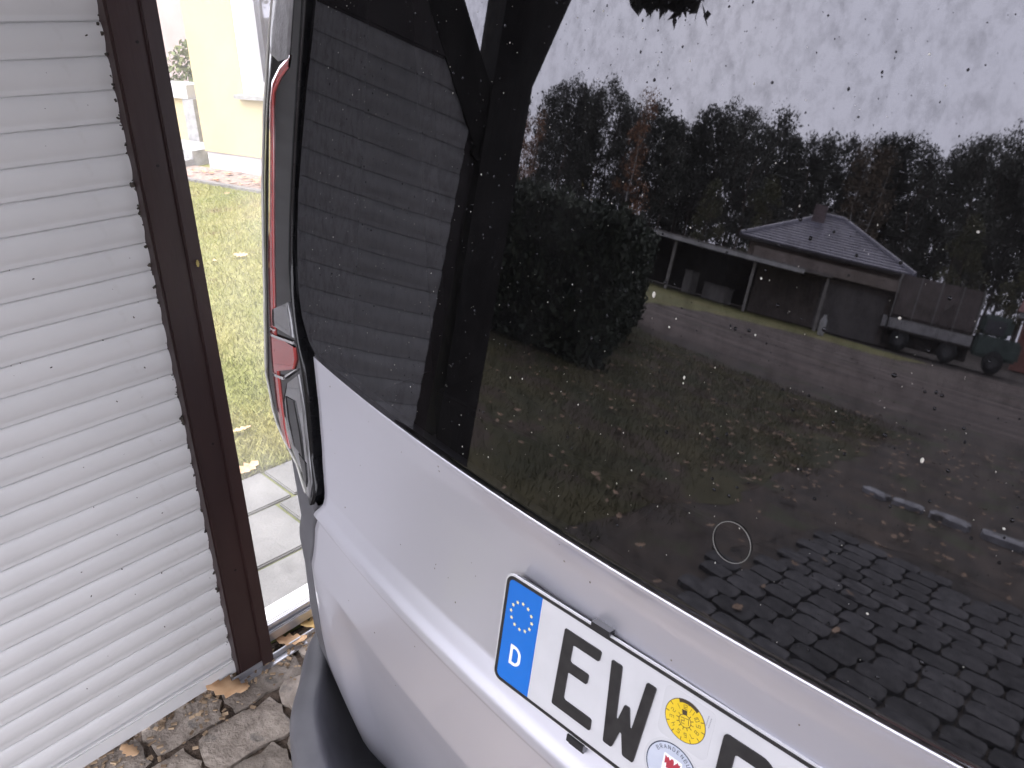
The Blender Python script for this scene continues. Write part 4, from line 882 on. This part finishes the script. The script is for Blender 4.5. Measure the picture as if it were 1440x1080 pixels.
for x in (.7, 2.7, 4.5):
    V = []; F = []; n = 20
    for k in range(n):
        a = 2 * math.pi * k / n; V += [(x + rr * math.cos(a), yy, .40 + rr * math.sin(a)) for yy, rr in ((.0, .2), (-.0, .40), (.25, .40), (.25, .2))]
    for k in range(n):
        for j in range(3): F.append((k * 4 + j, k * 4 + j + 1, ((k + 1) % n) * 4 + j + 1, ((k + 1) % n) * 4 + j))
    wl = obj('wheel', s4(V), F, tyre_m, tk, True); obj('rim', s4([(x, .03, .40)] + [(x + .2 * math.cos(2 * math.pi * k / 16), .02, .40 + .2 * math.sin(2 * math.pi * k / 16)) for k in range(16)]), [(0, 1 + k, 1 + (k + 1) % 16) for k in range(16)], pm('shaded_rim', (.06, .06, .06), rough=.7), wl)  # rim colour darkened for the shade under the truck
# red-brown house at the right edge
S5 = frame2((-5.4, -41), (4.5, -41.5)); rh = thing('red_house', S5[0], 'reddish brick house with white eaves at the right edge of the reflection', 'house')
fbox(S5, 'wall', 0, 9.5, 0, 7, 0, 2.3, pm('red_brick', (.17, .075, .06), (.23, .11, .09), rough=.9, scale=3), rh); fbox(S5, 'eaves', -.3, 9.8, -.4, 7.4, 2.301, 2.55, fas, rh)
A, u, m_, _ = S5; obj('roof', [fp_ for fp_ in [tuple(A + u * x + m_ * d + Vector((0, 0, z))) for x, d, z in ((-.4, -.5, 2.56), (9.9, -.5, 2.56), (9.9, 7.5, 2.56), (-.4, 7.5, 2.56), (-.4, 3.5, 4.6), (9.9, 3.5, 4.6))]], [(0, 1, 5, 4), (2, 3, 4, 5), (0, 4, 3), (1, 2, 5), (3, 2, 1, 0)], pm('maroon_tiles', (.12, .05, .05), (.17, .08, .075), rough=.8, scale=4), rh)
# white canister by the garage
wc = thing('white_canister', (-10.0, -24.9, 0), 'small white canister standing at the verge before the shed', 'canister'); V = []; n = 14
for k in range(n):
    a = 2 * math.pi * k / n; V += [(.14 * rr * math.cos(a), .14 * rr * math.sin(a), z) for rr, z in ((.9, 0), (1, .05), (1, .48), (.55, .60), (.5, .68))]
F = [(k * 5 + j, ((k + 1) % n) * 5 + j, ((k + 1) % n) * 5 + j + 1, k * 5 + j + 1) for k in range(n) for j in range(4)]; obj('body', V, F, fas, wc, True, True); obj('cap', [(x * .4, y * .4, .70 if z > .5 else .66) for x, y, z in V if z > .5 or z == 0], [tuple(range(0, 2 * 14, 2))], dark_w, wc, False, True)
# street lamp left of the trees
lp = thing('street_lamp', (-27, -18.4, 0), 'thin street lamp beside the dark post in the window reflection', 'street lamp'); obj('pole', *tube([(-27, -18.4, 0), (-27, -18.4, 3.0)], .06, 8), fas, lp); V, F = bevbox(-.12, .12, -.5, .12, 2.95, 3.1, .04); obj('lamp_head', [(x - 27, y - 18.4, z) for x, y, z in V], F, fas, lp)

# ------------------------------------------------------------------ trees
def pine_mesh(seed, H=14, n=26, per=70, spread=.20, ls=.26, start=.32, droop=0):
    r = random.Random(seed); cs = []
    for i in range(n):
        t = start + (1 - start) * (i + r.random()) / n; rad = H * spread * (1 - (t - start) / (1 - start)) ** .65 * r.uniform(.35, 1.05); a = r.uniform(0, 6.28)
        c = Vector((rad * math.cos(a), rad * math.sin(a), t * H)); cr = H * .055 * r.uniform(.6, 1.3)
        for k in range(per):
            while True:
                q = Vector((r.uniform(-1, 1), r.uniform(-1, 1), r.uniform(-1, 1)))
                if q.length < 1: break
            cs.append(c + Vector((q.x * cr * 1.7, q.y * cr * 1.7, q.z * cr * 1.0 + cr * .5 * (1 - q.x * q.x - q.y * q.y))))
    return leafquads(cs, ls, r)
def trunk_mesh(seed, H, rb):
    r = random.Random(seed); pts = [(r.gauss(0, .05) * k, r.gauss(0, .05) * k, H * k / 7) for k in range(8)]
    parts = [tube(pts, [rb * (1 - .11 * k) for k in range(8)], 7)]
    for k in range(7):
        z = H * r.uniform(.35, .9); a = r.uniform(0, 6.28); l_ = H * .13 * r.uniform(.5, 1.2); parts.append(tube([(0, 0, z), (l_ * math.cos(a), l_ * math.sin(a), z + l_ * .35)], [rb * .3, rb * .08], 5))
    return join(parts)
bark = pm('pine_bark', (.05, .038, .032), (.10, .075, .06), rough=.95, scale=3); birch = pm('pale_bark', (.30, .29, .28), (.40, .39, .37), rough=.9, scale=3)
pine_m = pm('pine_needles', (.026, .029, .022), (.065, .066, .055), rough=.8, scale=.5, rnd_v=.35); rust_m = pm('rust_leaves', (.16, .075, .035), (.26, .13, .065), rough=.8, scale=.6, rnd_v=.15)
oliv_m = pm('olive_leaves', (.04, .045, .018), (.09, .085, .04), rough=.8, scale=.6, rnd_v=.2); gold_m = pm('golden_leaves', (.20, .14, .02), (.32, .24, .05), rough=.8, scale=1)
PINE = [(mesh('crown', *pine_mesh(100 + i, 14, 24 + 4 * i, 130, .20 + .015 * i, .155), pine_m), mesh('trunk', *trunk_mesh(100 + i, 13.2, .17), bark)) for i in range(4)]
RUST = [(mesh('crown', *pine_mesh(200 + i, 12, 24, 90, .15, .12, .2), rust_m), mesh('trunk', *trunk_mesh(200 + i, 11, .12), birch)) for i in range(2)]
OLIV = [(mesh('crown', *pine_mesh(300 + i, 8, 34, 110, .33, .12, .2), oliv_m), mesh('trunk', *trunk_mesh(300 + i, 6.5, .15), bark)) for i in range(2)]
bronz_m = pm('bronze_leaves', (.075, .055, .036), (.13, .098, .066), rough=.8, scale=.6)
BRONZ = [(mesh('crown', *pine_mesh(400 + i, 12, 26, 80, .16, .13, .35), bronz_m), RUST[i][1]) for i in range(2)]
def tree(name, kit, az, d, s, label, cat, group=None, rz=0, sz=1):
    a = math.radians(az); o = thing(name, (math.sin(a) * d, -math.cos(a) * d, 0), label, cat, group); o.scale = (s, s, s * sz); o.rotation_euler = (0, 0, rz)
    for me in kit: c = bpy.data.objects.new(me.name.split('.')[0], me); link(c, o)
    return o
r = random.Random(77)
TOPS = [(-75, 4), (-60, 5), (-57, 6.2), (-54, 7.4), (-50, 8.8), (-47, 9.4), (-43, 9.2), (-39, 9.0), (-34, 9.8), (-30, 10.4), (-27, 9.6), (-25, 10.0), (-22.5, 8.8), (-21, 10.6), (-19, 10.8), (-16.6, 9.6), (-15, 11.6), (-12, 11.2), (-8, 11.5), (0, 11), (25, 10.5)]
k = 0
for i in range(58):
    az = -64 + 60 * (i + r.uniform(-.3, .3)) / 57; d = r.uniform(62, 72)
    if -55.5 < az < -52.3: continue
    Ht = 1.37 + d * math.tan(math.radians(tab(TOPS, az) * r.uniform(.92, 1.10))); kit = PINE[r.randrange(4)]
    tree('pine_tree', kit, az, d, Ht / 14.4, 'tall dark pine at the forest edge mirrored in the rear window', 'tree', 'pines at the forest edge', r.uniform(0, 6))
for i, (az, d, s, lb) in enumerate(((-54.6, 50, .50, 'orange brown tree beside the dark post in the window reflection'), (-53.2, 56, .58, 'slim rusty tree next to the leftmost pines in the reflection'), (-42.6, 60, .90, 'rust topped tree among the pines above the hedge reflection'), (-22.6, 60, .88, 'bronze tree in the dip of the tree line'), (-20.9, 58, .86, 'pale bronze tree right of the dip in the tree line'))):
    tree('autumn_tree', RUST[i % 2] if i < 3 else BRONZ[i % 2], az, d, s * 1.08, lb, 'tree', 'autumn trees', i)
for i, (az, d, s, lb) in enumerate(((-34.5, 40, .62, 'broad olive green tree behind the white fascia shed'), (-29.5, 50, .85, 'olive tree behind the left end of the hipped roof'), (-13, 52, .9, 'brownish olive tree behind the canvas truck'), (-8, 50, .8, 'olive tree at the right edge of the window reflection'))):
    tree('broadleaf_tree', OLIV[i % 2], az, d, s, lb, 'tree', 'olive trees behind the houses', i * 2)
for az, d, h, mt_, lb in ((-46.2, 17, 1.75, gold_m, 'golden yellow shrub behind the hedge in the reflection'), (-40.6, 19, 1.75, rust_m, 'small orange shrub at the end of the hedge in the reflection')):
    a = math.radians(az); p = Vector((math.sin(a) * d, -math.cos(a) * d, 0)); sb = thing('garden_shrub', p, lb, 'shrub'); cs = [p + Vector((r.gauss(0, .22), r.gauss(0, .22), h * .75 + r.gauss(0, .22))) for _ in range(420)]
    obj('foliage', *leafquads(cs, .07, r), mt_, sb); obj('stem', *tube([p, p + Vector((0, 0, h * .7))], .03, 6), bark, sb)
# the wood behind, one mass
parts = []
for i in range(240):
    az = r.uniform(-100, 60); d = r.uniform(74, 112); a = math.radians(az); s = (1.37 + d * math.tan(math.radians(tab(TOPS, az) * r.uniform(.78, 1.02)))) / 14.4
    V, F = pine_mesh(500 + i, 14, 20, 40, .20, .27, .18); cz_, sz_ = math.sin(a) * d, -math.cos(a) * d; parts.append(([(v[0] * s + cz_, v[1] * s + sz_, v[2] * s) for v in V], F))
    if i % 2 == 0: V, F = tube([(cz_, sz_, 0), (cz_, sz_, 11 * s)], [.2, .08], 5); parts.append((V, F))
tag(obj('forest', *join(parts), pine_m), 'dense dark pine wood behind the houses in the reflection', 'forest', kind='stuff')
